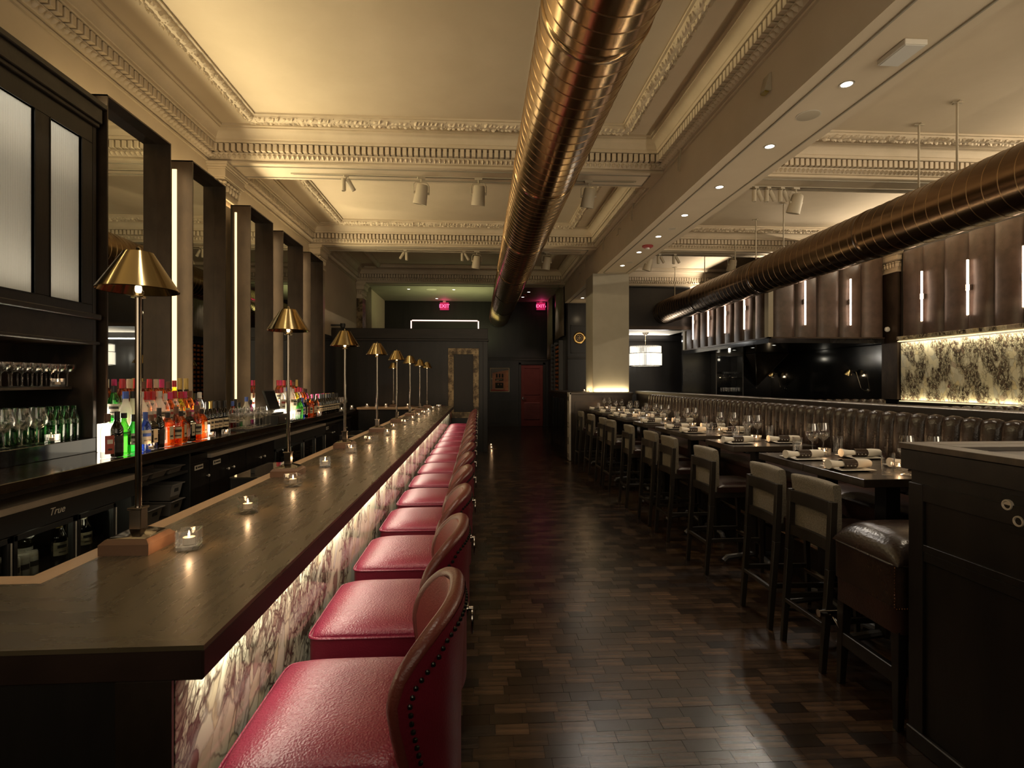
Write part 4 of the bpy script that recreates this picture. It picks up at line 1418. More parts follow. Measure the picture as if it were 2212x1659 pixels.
def make_stool(red, red_in, red_out, roll, nailm, name='bar_stool'):
    t = thing(name, 'x', 'stool')

    def top(u, v):
        a, b = 2 * u - 1, 2 * v - 1
        sx, sy = se(math.sin(a * PI / 2), .85), se(math.sin(b * PI / 2), .85)
        h = (1 - abs(sx) ** 4) * (1 - abs(sy) ** 4)
        k = 1 - .035 * (abs(sx) * abs(sy)) ** 6
        rr = .016 * (1 - min(1, h * 9))
        return (-.045 + (.207 - rr * .4) * sx * k, (.233 - rr * .4) * sy * k, .742 + .040 * h ** .55)
    MB().grid(top, 25, 25).obj('seat_cushion', red, t, ang=80)
    pts = []
    for i in range(40):
        a = 2 * PI * i / 40
        pts.append((-.045 + .2085 * se(math.cos(a), .16), .2345 * se(math.sin(a), .16), .742))
    MB().tube(pts, .0042, 6, True).obj('piping', red, t)
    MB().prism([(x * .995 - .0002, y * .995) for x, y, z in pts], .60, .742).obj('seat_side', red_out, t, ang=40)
    NZ, NT = 13, 25
    zs = [p[0] for p in TH_Z]

    def sh(off):
        def f(u, v):
            i = v * (len(zs) - 1)
            z = zs[int(round(i))]
            tm = thmax(z)
            return shell_pt((2 * u - 1) * tm, z, off)
        return f
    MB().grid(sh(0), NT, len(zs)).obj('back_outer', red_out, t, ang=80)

    def inn(u, v):
        i = int(round(v * (len(zs) - 1)))
        z = zs[i]
        th = (2 * u - 1) * thmax(z)
        dish = .012 * math.cos(R(th)) ** 2 * math.sin(PI * max(0, min(1, (z - .72) / .34)))
        return shell_pt(th, z, .040 + dish - .012 * (i == len(zs) - 1))
    MB().grid(inn, NT, len(zs)).obj('back_inner', red_in, t, ang=80)
    edge = [shell_pt(-tm, z, .021) for z, tm in TH_Z] + [shell_pt(tm, z, .021) for z, tm in TH_Z[::-1]]
    # refine the rolled edge
    fine = []
    for i in range(len(edge) - 1):
        p0, p1, p2, p3 = [Vector(edge[max(0, min(len(edge) - 1, i + q))]) for q in (-1, 0, 1, 2)]
        for s in (0, .33, .66):
            fine.append(.5 * ((2 * p1) + (p2 - p0) * s + (2 * p0 - 5 * p1 + 4 * p2 - p3) * s * s + (3 * p1 - p0 - 3 * p2 + p3) * s ** 3))
    fine.append(Vector(edge[-1]))
    MB().tube(fine, .0195, 10).obj('rolled_edge', roll, t, ang=80)
    nm = MB()
    path = []
    for sgn in (-1, 1):
        seq = [(sgn * (tm - 7.5 if z < 1.0 else tm - 3), z - (.0 if z < .9 else .028 * min(1, (z - .9) / .08))) for z, tm in TH_Z]
        path += [shell_pt(a, z, -.002) for a, z in (seq if sgn < 0 else seq[::-1])]
    acc = 0
    for p, q in zip(path, path[1:]):
        p, q = Vector(p), Vector(q)
        L = (q - p).length
        s = -acc
        while s + .0185 <= L:
            s += .0185
            nm.ball(p + (q - p) * (s / L), .0062, n=6, m=3)
        acc = L - s if L > 0 else acc
    nm.obj('nail_trim', nailm, t, label='row of dark nailheads', stuff=True)
    for i, j in ((-1, -1), (1, -1), (1, 1), (-1, 1)):
        MB().bar((-.02 + i * .19, j * .20, 0), (-.02 + i * .17, j * .18, .60), .026, .026, .04, .04).obj('leg', 'black_metal', t, bev=.002)
    fr_ = MB()
    q = [(-.20, -.195, .24), (.16, -.195, .24), (.16, .195, .24), (-.20, .195, .24)]
    for a, b in zip(q, q[1:] + q[:1]):
        fr_.cyl(a, b, .009, 8)
    fr_.obj('foot_ring', 'steel_dark', t)
    return t


STOOL = make_stool('red_leather', 'red_leather_in', 'red_leather_out', 'roll_leather', 'nail')
rp = MB().lathe([(.0005, 0), (.016, 0), (.016, .004), (.006, .006), (.006, .016), (.0005, .017)], 12, T=Matrix.Translation((.258, 0, .985)) @ Matrix.Rotation(PI / 2, 4, 'Y'))
pr_ = rp.obj('pull_plate', 'dark_chrome', STOOL)
MB().tube([(.272, .022 * math.sin(2 * PI * i / 20), .955 + .030 * math.cos(2 * PI * i / 20)) for i in range(20)], .003, 6, True).obj('pull_ring', 'dark_chrome', pr_)
for k in range(15):
    place(STOOL, USED, (-.288, 1.345 + .61 * k, 0), 0, 'red leather barrel-backed bar stool, %s from the near end of the bar' % ORD[k], 'red stools along the bar')
# far arm of the bar: stools with their backs to the partition
for k in range(3):
    dup(STOOL, (-.80 - .62 * k, 11.06, 0), PI / 2, 'red leather bar stool at the far arm of the bar, %s from the right' % ORD[k], 'red stools at the far arm')

# ================================================================ dining side: chairs
def make_chair():
    t = thing('counter_chair', 'x', 'chair')       # faces +x, back at -x; origin on the floor under the middle
    hy = .178
    for j in (-1, 1):
        p = MB().bar((-.245, j * hy, 0), (-.205, j * (hy + .004), .55), .030, .026, .040, .034)
        p.bar((-.205, j * (hy + .004), .55), (-.190, j * (hy + .004), .91), .040, .034, .036, .034)
        p.obj('rear_leg', 'chair_wood', t, bev=.002)
        MB().bar((.225, j * hy, 0), (.205, j * hy, .665), .026, .026, .036, .034).obj('front_leg', 'chair_wood', t, bev=.002)
        MB().box(-.215, .215, j * hy - .010, j * hy + .010, .255, .285).obj('side_stretcher', 'chair_wood', t, bev=.002)
        MB().box(-.20, .20, j * hy - .017, j * hy + .017, .615, .665).obj('seat_rail', 'chair_wood', t, bev=.002)

    def slat(z0, z1, name):
        def f(u, v):
            k = int(round(v * 4))
            y = (2 * u - 1) * (hy - .012)
            x = -.198 + .016 * (1 - (2 * u - 1) ** 2)
            q = [(x - .012, z0), (x + .012, z0), (x + .012, z1), (x - .012, z1), (x - .012, z0)][k]
            return (q[0], y, q[1])
        MB().grid(f, 7, 5).obj(name, 'chair_wood', t)
    slat(.835, .905, 'back_slat')
    slat(.640, .700, 'back_slat')
    MB().box(.195, .218, -hy, hy, .225, .250).obj('front_stretcher', 'chair_wood', t, bev=.002)
    MB().box(.190, .224, -hy, hy, .250, .255).obj('kick_plate', 'rail_metal', t)
    MB().box(-.242, -.222, -hy, hy, .235, .260).obj('rear_stretcher', 'chair_wood', t, bev=.002)

    def pad(u, v):
        a = 2 * PI * v
        y = (2 * u - 1)
        c = .016 * (1 - y * y)
        ca, sa = se(math.cos(a), .35), se(math.sin(a), .30)
        z = .815 + .187 * sa
        th = .026 + .011 * max(0, (z - .90) / .1)
        e = (1 - abs(y) ** 8) ** .4 if abs(y) < .999 else .72
        th *= max(.72, e)
        x = -.160 + c - .012 * max(0, (z - .905) / .1) + th * ca
        return (x, y * .186, .815 + (.187 * sa) * max(.985, e))
    m = MB().grid(pad, 13, 28, False, True)
    n = 28
    m.f.append(tuple(range(n)))
    m.f.append(tuple(range(12 * n, 13 * n))[::-1])
    m.obj('back_cushion', 'tweed', t, ang=50)

    def seat(u, v):
        a, b = 2 * u - 1, 2 * v - 1
        sx, sy = se(math.sin(a * PI / 2), .85), se(math.sin(b * PI / 2), .85)
        h = (1 - abs(sx) ** 4) * (1 - abs(sy) ** 4)
        return (.045 + .205 * sx, .205 * sy, .700 + .038 * h ** .5)
    MB().grid(seat, 13, 13).prism([(-.16, -.205), (.25, -.205), (.25, .205), (-.16, .205)], .660, .702).obj('seat', 'brown_leather_seat', t, ang=50)
    return t


CHAIR = make_chair()
CY = [2.94, 3.44, 4.41, 5.27, 5.85, 6.71, 7.63, 8.14, 9.02, 9.93]
for k, y in enumerate(CY):
    rot = (.02, -.015, .03, 0, .02, -.03, .015, 0, .02, 0)[k]
    place(CHAIR, USED, (2.072, y, 0), rot, 'dark wooden counter chair with a grey tweed back pad, %s from the host stand' % ORD[k], 'counter chairs along the tables')
dup(CHAIR, (2.02, 11.95, 0), PI, 'dark wooden counter chair beyond the steel-ended half wall') if False else None

# ---- tables
def make_table(y0, y1, k):
    t = thing('dining_table', 'dark wooden counter-height table, %s from the host stand' % ORD[k], 'table', (2.395, (y0 + y1) / 2, 0), 0, 'tables along the banquette')
    h = (y1 - y0) / 2
    if h > .4:
        for a, b in ((-h, -.001), (.001, h)):
            MB().box(-.345, .345, a, b, .985, 1.03).obj('tabletop', 'table_wood', t, bev=.0025)
    else:
        MB().box(-.345, .345, -h, h, .985, 1.03).obj('tabletop', 'table_wood', t, bev=.0025)
    for yy in ((-h / 2, h / 2) if h > .4 else (0,)):
        MB().box(-.045, .045, yy - .045, yy + .045, .06, .985).obj('pedestal', 'black_wood', t, bev=.003)
        f = MB().tube([(-.30, yy, .02), (-.27, yy, .05), (-.05, yy, .075), (.05, yy, .075), (.27, yy, .05), (.30, yy, .02)], .024, 8)
        f.tube([(0, yy - .20, .02), (0, yy - .18, .05), (0, yy, .075), (0, yy + .18, .05), (0, yy + .20, .02)], .024, 8)
        f.obj('pedestal_foot', 'feet_metal', t)
    return t


TABS = [(2.74, 3.82), (4.20, 4.75), (5.06, 6.14), (6.48, 7.04), (7.40, 8.44), (8.80, 9.32), (9.66, 10.20)]
NAP = MB()
NAP.grid(lambda u, v: (-.13 + .26 * u, (.027 + .006 * math.sin(u * 9) * math.sin(v * 12 + u * 4)) * (1 + .25 * abs(2 * u - 1) ** 3) * math.cos(2 * PI * v), .028 + (.022 + .005 * math.cos(u * 7 + 1)) * (1 + .15 * abs(2 * u - 1) ** 3) * math.sin(2 * PI * v)), 22, 14, False, True)
NAP.f.append(tuple(range(14)))
NAP.f.append(tuple(range(21 * 14, 22 * 14))[::-1])
nap0 = thing('rolled_napkin', 'x', 'napkin')
NAP.obj('linen_roll', 'linen', nap0, ang=60)
rg = MB().grid(lambda u, v: (-.045 + .085 * u, .0325 * math.cos(2 * PI * v), .028 + .0275 * math.sin(2 * PI * v)), 3, 18, False, True).obj('leather_band', 'brown_leather', nap0, ang=80, label='brown leather napkin band')
sm = MB()
for i in range(3):
    sm.ball((-.027 + .024 * i, -.0318, .022), .0048, .002, .0048, 8, 4)
sm.obj('stud', 'chrome', rg, stuff=True)
PLATE = MB().add([(i * .075, j * .075, .0) for i, j in ((-1, -1), (1, -1), (1, 1), (-1, 1))] + [(i * .105, j * .105, .010) for i, j in ((-1, -1), (1, -1), (1, 1), (-1, 1))] + [(i * .100, j * .100, .0125) for i, j in ((-1, -1), (1, -1), (1, 1), (-1, 1))] + [(i * .075, j * .075, .005) for i, j in ((-1, -1), (1, -1), (1, 1), (-1, 1))],
                 [(3, 2, 1, 0)] + [(4 * r_ + k, 4 * r_ + (k + 1) % 4, 4 * r_ + 4 + (k + 1) % 4, 4 * r_ + 4 + k) for r_ in range(3) for k in range(4)] + [(12, 13, 14, 15)]).mesh('side_plate', 'porcelain', bev=.001)
WATER = MB().lathe([(.0005, .014), (.0282, .016), (.0305, .07), (.0005, .07)], 12, cap=False).mesh('water', 'clear_glass')
for k, (a, b) in enumerate(TABS):
    make_table(a, b, k)
    n = 2 if b - a > .8 else 1
    for i in range(n):
        yc = a + (b - a) * (i + .5) / n
        sg = -1 if (n == 2 and i == 0) else 1
        wh = '%s table from the host stand' % ORD[k] if n == 1 else '%s half, %s table from the host stand' % (('near', 'far')[i], ORD[k])
        z = 1.0305
        for x, side in ((2.185, 'chair side'), (2.605, 'banquette side')):
            yy = yc - sg * .05 + (.03 if x > 2.4 else 0)
            tag(put('side_plate', PLATE, None, (x, yy, z)), 'square cream plate, %s, %s' % (side, wh), 'plate', 'plates on the tables')
            place(nap0, USED, (x + .005, yy, z + .006), .06 * (1 if x < 2.4 else -1), 'white napkin in a leather band, %s, %s' % (side, wh), 'napkins on the tables')
        for x, dy, me, nm in ((2.385, .155, WINE, 'wine glass nearer the chair'), (2.50, .205, WINE, 'wine glass nearer the banquette'), (2.275, .155, TUMB, 'straight water glass nearer the chair'), (2.625, .225, TUMB, 'straight water glass nearer the banquette')):
            y = yc + sg * dy
            y = max(a + .045, min(b - .045, y))
            glass(me, (x, y, z), '%s on the %s' % (nm, wh), 'glasses on the tables')
        candle((2.415, yc + sg * .065, z), 'tea light in a glass cube on the %s' % wh, .3 * k, .42)

# ---- the channelled banquette behind the tables
bq = thing('banquette', 'long brown leather banquette with vertically channelled back behind the tables', 'sofa', (2.75, 5.8, 0))
MB().box(-.22, .30, -3.5, 3.42, 0, .46).obj('base', 'black_wood', bq)
for k in range(4):
    y0, y1 = -3.5 + k * 1.73, -3.5 + (k + 1) * 1.73 - .006

    def cu(u, v):
        a, b = 2 * u - 1, 2 * v - 1
        sx, sy = se(math.sin(a * PI / 2), .8), se(math.sin(b * PI / 2), .8)
        h = (1 - abs(sx) ** 5) * (1 - abs(sy) ** 8)
        return (-.01 + .24 * sx, (y0 + y1) / 2 + (y1 - y0) / 2 * sy, .745 + .035 * h ** .5)
    MB().grid(cu, 11, 25).box(-.25, .23, y0, y1, .46, .748).obj('seat_cushion', 'brown_leather_seat', bq, ang=50)
chn = MB()
CW = .1315
prof = [(.215, .76), (.190, .80), (.178, .90), (.176, 1.05), (.182, 1.20), (.190, 1.29), (.205, 1.325), (.235, 1.338), (.270, 1.334), (.29, 1.32), (.30, 1.28)]


def cf(u, v):
    i = v * (len(prof) - 1)
    k = min(int(i), len(prof) - 2)
    f = i - k
    x = prof[k][0] * (1 - f) + prof[k + 1][0] * f
    z = prof[k][1] * (1 - f) + prof[k + 1][1] * f
    s = 2 * u - 1
    d = .042 * (1 - math.sqrt(max(0, 1 - abs(s) ** 2.2)))
    if v > .62:
        return (x + d * .3, s * CW / 2, z - d)
    return (x + d, s * CW / 2, z)


chm = MB().grid(cf, 9, 21).mesh('back_channel', 'brown_leather', ang=80)
for k in range(52):
    put('back_channel', chm, bq, (0, -3.45 + k * CW + CW / 2, 0))
MB().box(.215, .30, -3.5, 3.42, .46, 1.27).obj('back_frame', 'black_wood', bq)
fr = thing('foot_rail', 'brass foot rail running along the foot of the banquette', 'rail', (2.475, 5.8, 0))
MB().cyl((0, -3.3, .33), (0, 3.4, .33), .019, 10).obj('rail_tube', 'rail_metal', fr)
for k in range(8):
    MB().box(-.005, .055, -3.1 + k * .9, -3.07 + k * .9, .30, .335).obj('bracket', 'rail_metal', fr)
dv = thing('booth_divider', 'low black divider wall with a flat wooden cap behind the banquette', 'partition', (3.2, 5.9, 0))
MB().box(-.10, .08, -3.9, 4.5, 0, 1.33).obj('panel', 'black_wood', dv)
MB().box(-.13, .13, -3.95, 4.5, 1.33, 1.372).obj('cap', 'black_wood_h', dv, bev=.004)
MB().box(-.135, -.12, -3.95, 4.5, 1.318, 1.334).obj('cap_strip', 'bronze_dark', dv)


def booth(label, x0, x1, y, ztop, rot=0):
    t = thing('booth_bench', label, 'sofa', ((x0 + x1) / 2, y, 0))
    h = (x1 - x0) / 2
    MB().box(-h, h, .0, .14, 0, ztop - .06).obj('back_frame', 'black_wood', t)
    MB().box(-h, h, -.50, 0, 0, .55).obj('base', 'black_wood', t)
    MB().box(-h, h, -.52, -.03, .55, .68).obj('seat_cushion', 'brown_leather_seat', t, bev=.03, seg=3)
    n = int(2 * h / .17)
    wv_ = 2 * h / n
    dz = ztop - 1.338

    def f(u, v):
        x, y_, z = cf(u, v)
        return (y_ / CW * wv_, (x - .215) - .02, z + dz)
    m = MB().grid(f, 7, 15).mesh('back_channel', 'brown_leather', ang=80)
    for i in range(n):
        put('back_channel', m, t, (-h + (i + .5) * wv_, 0, 0))
    return t


booth('brown leather booth with a channelled back below the black gloss wall', 5.5, 8.0, 10.1, 1.22)
booth('brown leather booth with a channelled back in front of the lit marble wall', 6.15, 8.3, 7.6, 1.19)

# ---- host stand in the right foreground
hs = thing('host_stand', 'black panelled host stand with a worn wooden top in the right foreground', 'counter', (2.5, 1.55, 0))
MB().box(-.635, .50, -1.2, .66, 0, 1.175).obj('body', 'black_wood', hs, bev=.003)
p = MB()
for q in ((-.647, -.635, .585, .66, .04, 1.12), (-.647, -.635, -1.2, .585, 1.05, 1.12), (-.647, -.635, -1.2, .585, .84, .87), (-.645, -.635, -1.2, .585, .80, .84)):
    p.box(*q)
p.obj('side_moulding', 'black_wood', hs, bev=.002)
MB().box(-.655, -.635, -1.2, .665, 0, .075).obj('plinth', 'black_wood_h', hs, bev=.004)
tp = MB().box(-.66, .53, -1.2, .69, 1.175, 1.262)
tp.obj('cornice', 'black_wood_h', hs, bev=.004)
ws = MB()
for q in ((-.665, -.565, -1.2, .695), (.43, .53, -1.2, .695), (-.563, .428, .600, .695), (-.563, .428, .50, .598)):
    MB().box(q[0], q[1], q[2], q[3], 1.262, 1.287).obj('top_plank', 'worn_wood', hs, bev=.002)
MB().box(-.563, .428, -1.2, .498, 1.262, 1.272).obj('top_inlay', 'black_wood_h', hs)
lk = MB().box(-.641, -.635, .10, .255, 1.02, 1.155).obj('lock_plate', 'black_metal', hs)
for y, z in ((.225, 1.118), (.185, 1.07)):
    MB().lathe([(.0005, .006), (.012, .006), (.014, .010), (.018, .010), (.0195, .006), (.0195, 0), (.0005, 0)], 20, T=Matrix.Translation((-.641, y, z)) @ Matrix.Rotation(-PI / 2, 4, 'Y'), cap=False).obj('lock_cylinder', 'steel', lk)

# ---- brown leather stool between the stand and the first chair
bs = thing('leather_stool', 'dark brown leather stool with a copper nail line beside the host stand', 'stool', (2.07, 2.47, 0))


def bst(u, v):
    a, b = 2 * u - 1, 2 * v - 1
    sx, sy = se(math.sin(a * PI / 2), .8), se(math.sin(b * PI / 2), .8)
    h = (1 - abs(sx) ** 4) * (1 - abs(sy) ** 4)
    return (.232 * sx, .218 * sy, .735 + .125 * h ** .5)


MB().grid(bst, 21, 21).obj('seat_cushion', 'brown_leather', bs, ang=80)
pts = [(.233 * se(math.cos(2 * PI * i / 36), .16), .219 * se(math.sin(2 * PI * i / 36), .16), .735) for i in range(36)]
MB().tube(pts, .0045, 6, True).obj('piping', 'brown_leather', bs)
MB().prism([(x, y) for x, y, z in pts], .545, .735).obj('seat_side', 'brown_leather', bs, ang=40, bev=.006)
MB().prism([(x * .97, y * .97) for x, y, z in pts], .43, .55).obj('seat_apron', 'brown_leather_seat', bs, ang=40)
nm = MB()
for i in range(14):
    nm.ball((-.2335, -.205, .55 + i * .0135), .0035, .005, .005, 6, 4)
for i in range(6):
    nm.ball((-.2335 + .012 * i, -.2195, .55), .005, .0035, .005, 6, 4)
nm.obj('nail_trim', 'nail_copper', bs, label='line of copper nailheads', stuff=True)
for i, j in ((-1, -1), (1, -1), (1, 1), (-1, 1)):
    MB().bar((i * .205, j * .19, 0), (i * .19, j * .18, .44), .03, .03, .05, .05).obj('leg', 'black_wood', bs, bev=.002)
    if j < 0:
        MB().box(min(0, i * .20) if i < 0 else 0, 0 if i < 0 else .20, -.20, -.18, .24, .27).obj('stretcher', 'black_wood', bs)
MB().box(-.215, -.185, -.19, .19, .20, .27).obj('stretcher', 'black_wood', bs, bev=.003)
hk = thing('purse_hook', 'chrome round-ended bracket with a small hook beside the brown stool', 'hook', (1.80, 2.70, .30))
MB().cyl((0, 0, .56 - .3), (.0, -.07, .56 - .3), .018, 16).obj('bracket_tube', 'chrome', hk) if False else MB().cyl((-.01, .03, .03), (.10, .03, .03), .019, 16).obj('bracket_tube', 'chrome', hk)
MB().tube([(.05, .0, .02), (.06, -.05, -.03), (.085, -.10, -.10)], .005, 6).tube([(.05, .0, .02), (.085, -.04, -.025), (.095, -.07, -.045), (.075, -.075, -.055)], .004, 6).obj('hook', 'chrome', hk)

# ================================================================ ducts
def duct(name, label, x, z, r, y0, y1, mat, pitch, collars, rods, seam='seam_metal'):
    t = thing(name, label, 'duct', (x, y0, z))
    L = y1 - y0
    cuts = [0] + [c - y0 for c in collars if y0 < c < y1] + [L]
    n = 64
    for a, b in zip(cuts, cuts[1:]):
        m = MB().grid(lambda u, v: (r * math.cos(2 * PI * u), a + (b - a) * v, r * math.sin(2 * PI * u)), n, 2, True)
        m.obj('duct_section', mat, t, ang=60)
        q = int((b - a) / pitch * 48)
        s = MB()
        ph = random.random() * 6
        vs, fs = [], []
        for i in range(q + 1):
            ang = ph + 2 * PI * i / 48
            yy = a + (b - a) * i / q
            c, d = math.cos(ang), math.sin(ang)
            for rr, oy in ((r, -.005), (r + .0035, -.002), (r + .0035, .002), (r, .005)):
                vs.append((rr * c, min(max(yy + oy, a), b), rr * d))
        for i in range(q):
            for k in range(3):
                fs.append((i * 4 + k, i * 4 + k + 1, i * 4 + 5 + k, i * 4 + 4 + k))
        s.add(vs, fs).obj('spiral_seam', seam, t, ang=60)
    for c in cuts[1:-1]:
        m = MB().grid(lambda u, v: ([(r, -.035), (r + .007, -.03), (r + .008, 0), (r + .007, .03), (r, .035)][int(round(v * 4))][0] * math.cos(2 * PI * u), c + [-.035, -.03, 0, .03, .035][int(round(v * 4))], [(r, 0), (r + .007, 0), (r + .008, 0), (r + .007, 0), (r, 0)][int(round(v * 4))][0] * math.sin(2 * PI * u)), n, 5, True)
        m.obj('collar', mat, t, ang=60)
    MB().lathe([(r, 0), (r * .97, .05), (r * .82, .085), (.0005, .09)], 48, T=Matrix.Translation((0, L, 0)) @ Matrix.Rotation(-PI / 2, 4, 'X'), cap=False).obj('end_cap', mat, t, ang=60)
    for yy in rods:
        q = MB().cyl((0, yy - y0, r - .005), (0, yy - y0, ZC - z - .002), .011, 8)
        o = q.obj('hanger_rod', 'lamp_paint', t)
        MB().box(-.06, .06, yy - y0 - .012, yy - y0 + .012, ZC - z - .012, ZC - z).box(-.012, .012, yy - y0 - .05, yy - y0 + .05, ZC - z - .010, ZC - z).obj('ceiling_bracket', 'lamp_paint', o)
    return t


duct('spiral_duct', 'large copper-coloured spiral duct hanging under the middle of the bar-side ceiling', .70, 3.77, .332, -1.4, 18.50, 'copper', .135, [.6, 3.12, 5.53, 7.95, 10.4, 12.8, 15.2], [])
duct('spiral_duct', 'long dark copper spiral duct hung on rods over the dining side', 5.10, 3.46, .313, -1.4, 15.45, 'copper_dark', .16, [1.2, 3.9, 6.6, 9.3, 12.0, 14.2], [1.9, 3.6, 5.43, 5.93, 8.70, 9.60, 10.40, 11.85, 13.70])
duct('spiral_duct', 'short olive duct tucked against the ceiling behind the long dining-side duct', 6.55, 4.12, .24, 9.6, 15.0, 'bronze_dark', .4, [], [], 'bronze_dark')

# ================================================================ ceiling fittings
TW = MB().cyl((0, 0, -.005), (0, 0, -.05), .012, 8)
tw0 = thing('track_spotlight', 'x', 'spotlight')
MB().box(-.03, .03, -.018, .018, -.022, 0).cyl((0, 0, -.02), (0, 0, -.045), .010, 8).obj('track_adapter', 'lamp_paint', tw0)
MB().lathe([(.0005, -.045), (.027, -.045), (.028, -.05), (.028, -.195), (.024, -.2), (.022, -.19), (.0005, -.188)], 16, c=(-.03, 0, 0), cap=False).obj('lamp_tube', 'lamp_paint', tw0)
T = Matrix.Translation((.03, 0, -.06)) @ Matrix.Rotation(R(-32), 4, 'Y')
MB().lathe([(.0005, .02), (.027, .02), (.028, .015), (.028, -.13), (.024, -.135), (.022, -.125), (.0005, -.123)], 16, T=T, cap=False).obj('lamp_tube', 'lamp_paint', tw0)
th0 = thing('theatre_spotlight', 'x', 'spotlight')
MB().box(-.05, .05, -.02, .02, -.025, 0).cyl((0, 0, -.02), (0, 0, -.07), .011, 8).obj('track_adapter', 'lamp_paint', th0)
MB().tube([(-.098, 0, -.20), (-.098, 0, -.10), (-.07, 0, -.065), (.07, 0, -.065), (.098, 0, -.10), (.098, 0, -.20)], .0065, 6).obj('yoke', 'lamp_paint', th0)
T = Matrix.Translation((0, 0, -.20)) @ Matrix.Rotation(R(16), 4, 'X') @ Matrix.Rotation(R(6), 4, 'Y')
MB().lathe([(.0005, .11), (.062, .105), (.072, .09), (.080, .0), (.088, -.13), (.088, -.14), (.078, -.14), (.07, -.12), (.0005, -.118)], 20, T=T, cap=False).obj('lamp_housing', 'lamp_paint', th0, ang=40)
MB().cyl((-.102, 0, -.20), (-.078, 0, -.20), .016, 10).cyl((.078, 0, -.20), (.102, 0, -.20), .016, 10).obj('yoke_knob', 'lamp_paint', th0)
TRK = [(6.90, -2.35, 2.05, 'first beam over the bar'), (10.74, -2.0, 2.05, 'second beam over the bar'), (6.96, 3.35, 7.8, 'first beam over the dining side'), (10.74, 3.15, 7.8, 'second beam over the dining side')]
for y, x0, x1, wh in TRK:
    t = thing('light_track', 'thin lighting track under the ' + wh, 'track', ((x0 + x1) / 2, y, ZB))
    MB().box(-(x1 - x0) / 2, (x1 - x0) / 2, -.016, .016, -.014, -.001).obj('track_rail', 'lamp_paint', t)
    MB().box(-(x1 - x0) / 2 + .03, (x1 - x0) / 2 - .03, -.005, .005, -.0155, -.014).obj('track_slot', 'black_plastic', t)
for ti, x, kd in ((0, -1.673, 't'), (0, -.729, 'h'), (0, 0.0, 'h'), (0, 1.424, 'h'), (1, -1.454, 't'), (1, -.297, 't'), (1, -.037, 'h'), (1, 1.364, 'h'),
                  (2, 3.70, 't'), (2, 3.87, 't'), (2, 4.06, 't'), (2, 4.25, 'h'), (3, 3.45, 'h'), (3, 3.68, 't'), (3, 4.00, 't'), (3, 5.2, 'h')):
    y = TRK[ti][0]
    cnt = sum(1 for q in USED if q == (ti, kd)) if False else None
    place(th0 if kd == 'h' else tw0, USED, (x, y, ZB - .014), {-1.673: .5, -.729: .3, 0.0: -.1, 1.424: 0, -1.454: PI, 3.45: .6}.get(x, .2),
          ('cream theatre spotlight' if kd == 'h' else 'twin-tube spotlight') + ' on the %s, %s' % (TRK[ti][3], {-1.673: 'its left', -.729: 'left of the copper duct', 0.0: 'the middle', 1.424: 'right of the duct', -1.454: 'its left', -.297: 'its middle', -.037: 'beside the copper duct', 1.364: 'right of the duct', 3.70: 'first of three', 3.87: 'second of three', 4.06: 'third of three', 4.25: 'right of the twin lamps', 3.45: 'its left end', 3.68: 'left of the middle', 4.00: 'its middle', 5.2: 'against the duct'}[x]))
# stage-type beams onto stools, bar top and tables
for k in range(8):
    spot('stool_spot', (-.25 + .05 * (k % 2), 1.0 + 1.3 * k, 4.1), (-.36, 1.7 + 1.25 * k, .8), 52, 46, (1, .84, .66), .7, .05)
for k in range(4):
    spot('bar_spot', (-1.2, 1.9 + 2.3 * k, 4.1), (-1.0, 2.4 + 2.3 * k, 1.05), 20, 50, (1, .84, .60), .8, .05)
for k in range(4):
    spot('back_bar_fill', (-1.45, 2.6 + 2.2 * k, 4.1), (-2.38, 3.0 + 2.2 * k, .85), 55, 60, (1, .86, .66), .9, .06)  # added fill for the dark cabinet fronts behind the bar
for x, y, p in ((1.42, 6.8, 110), (3.9, 6.9, 60), (.0, 6.8, 80), (1.36, 10.7, 90)):
    pass
spot('panel_spot', (1.42, 6.9, 4.0), (1.80, 10.5, .75), 60, 22, NEUT, .6, .05)
for k in range(4):
    spot('table_spot', (2.0 if k % 2 else 3.6, 6.9 if k < 2 else 10.6, 4.05), (2.3, (4.6, 3.2, 8.6, 7.0)[k], 1.0), 60, 38, (1, .88, .70), .9, .05)
for x, y, p in ((1.42, 6.8, 110), (3.9, 6.9, 60), (.0, 6.8, 80), (1.36, 10.7, 90)):
    spot('floor_spot', (x, y, 3.9), (1.75, y - 3.6, .2), p, 34, (1, .9, .78), .8, .05)
# recessed downlights in the long beam
for k, y in enumerate([1.70, 2.70, 3.71, 4.735, 5.756, 6.757, 7.769, 8.729, 9.753, 12.457, 13.566]):
    t = thing('downlight', 'small recessed downlight in the long beam, %s from the camera' % ORD[k], 'downlight', (2.645, y, ZS), 0, 'downlights in the long beam')
    MB().lathe([(.052, -.002), (.052, .001), (.038, .004), (.038, -.0035), (.050, -.005)], 20, cap=False).obj('trim_ring', 'white_paint', t)
    MB().lathe([(.0005, -.0028), (.038, -.0028)], 20, cap=False).obj('lamp', 'down_light', t)
    spot('downlight_beam', (2.645, y, ZS - .02), (2.55, y - .05, 0), 34 if y < 10 else 16, 62, (1, .84, .62), .7, .03)
for k, (y, r) in enumerate(((4.166, .085), (7.364, .05), (9.485, .05))):
    t = thing('ceiling_speaker', 'round grille in the soffit of the long beam, %s from the camera' % ORD[k], 'speaker', (2.648 if k == 0 else 2.70, y, ZS))
    MB().lathe([(r, .0005), (r, -.004), (r * .9, -.006), (.0005, -.0065)], 24, cap=False).obj('grille', 'lamp_paint', t)
    MB().lathe([(r * 1.08, .0005), (r * 1.08, -.003), (r, -.004)], 24, cap=False).obj('rim', 'white_paint', t)
t = thing('emergency_light', 'flat white rectangular emergency light under the long beam', 'light fixture', (2.73, 3.31, ZS))
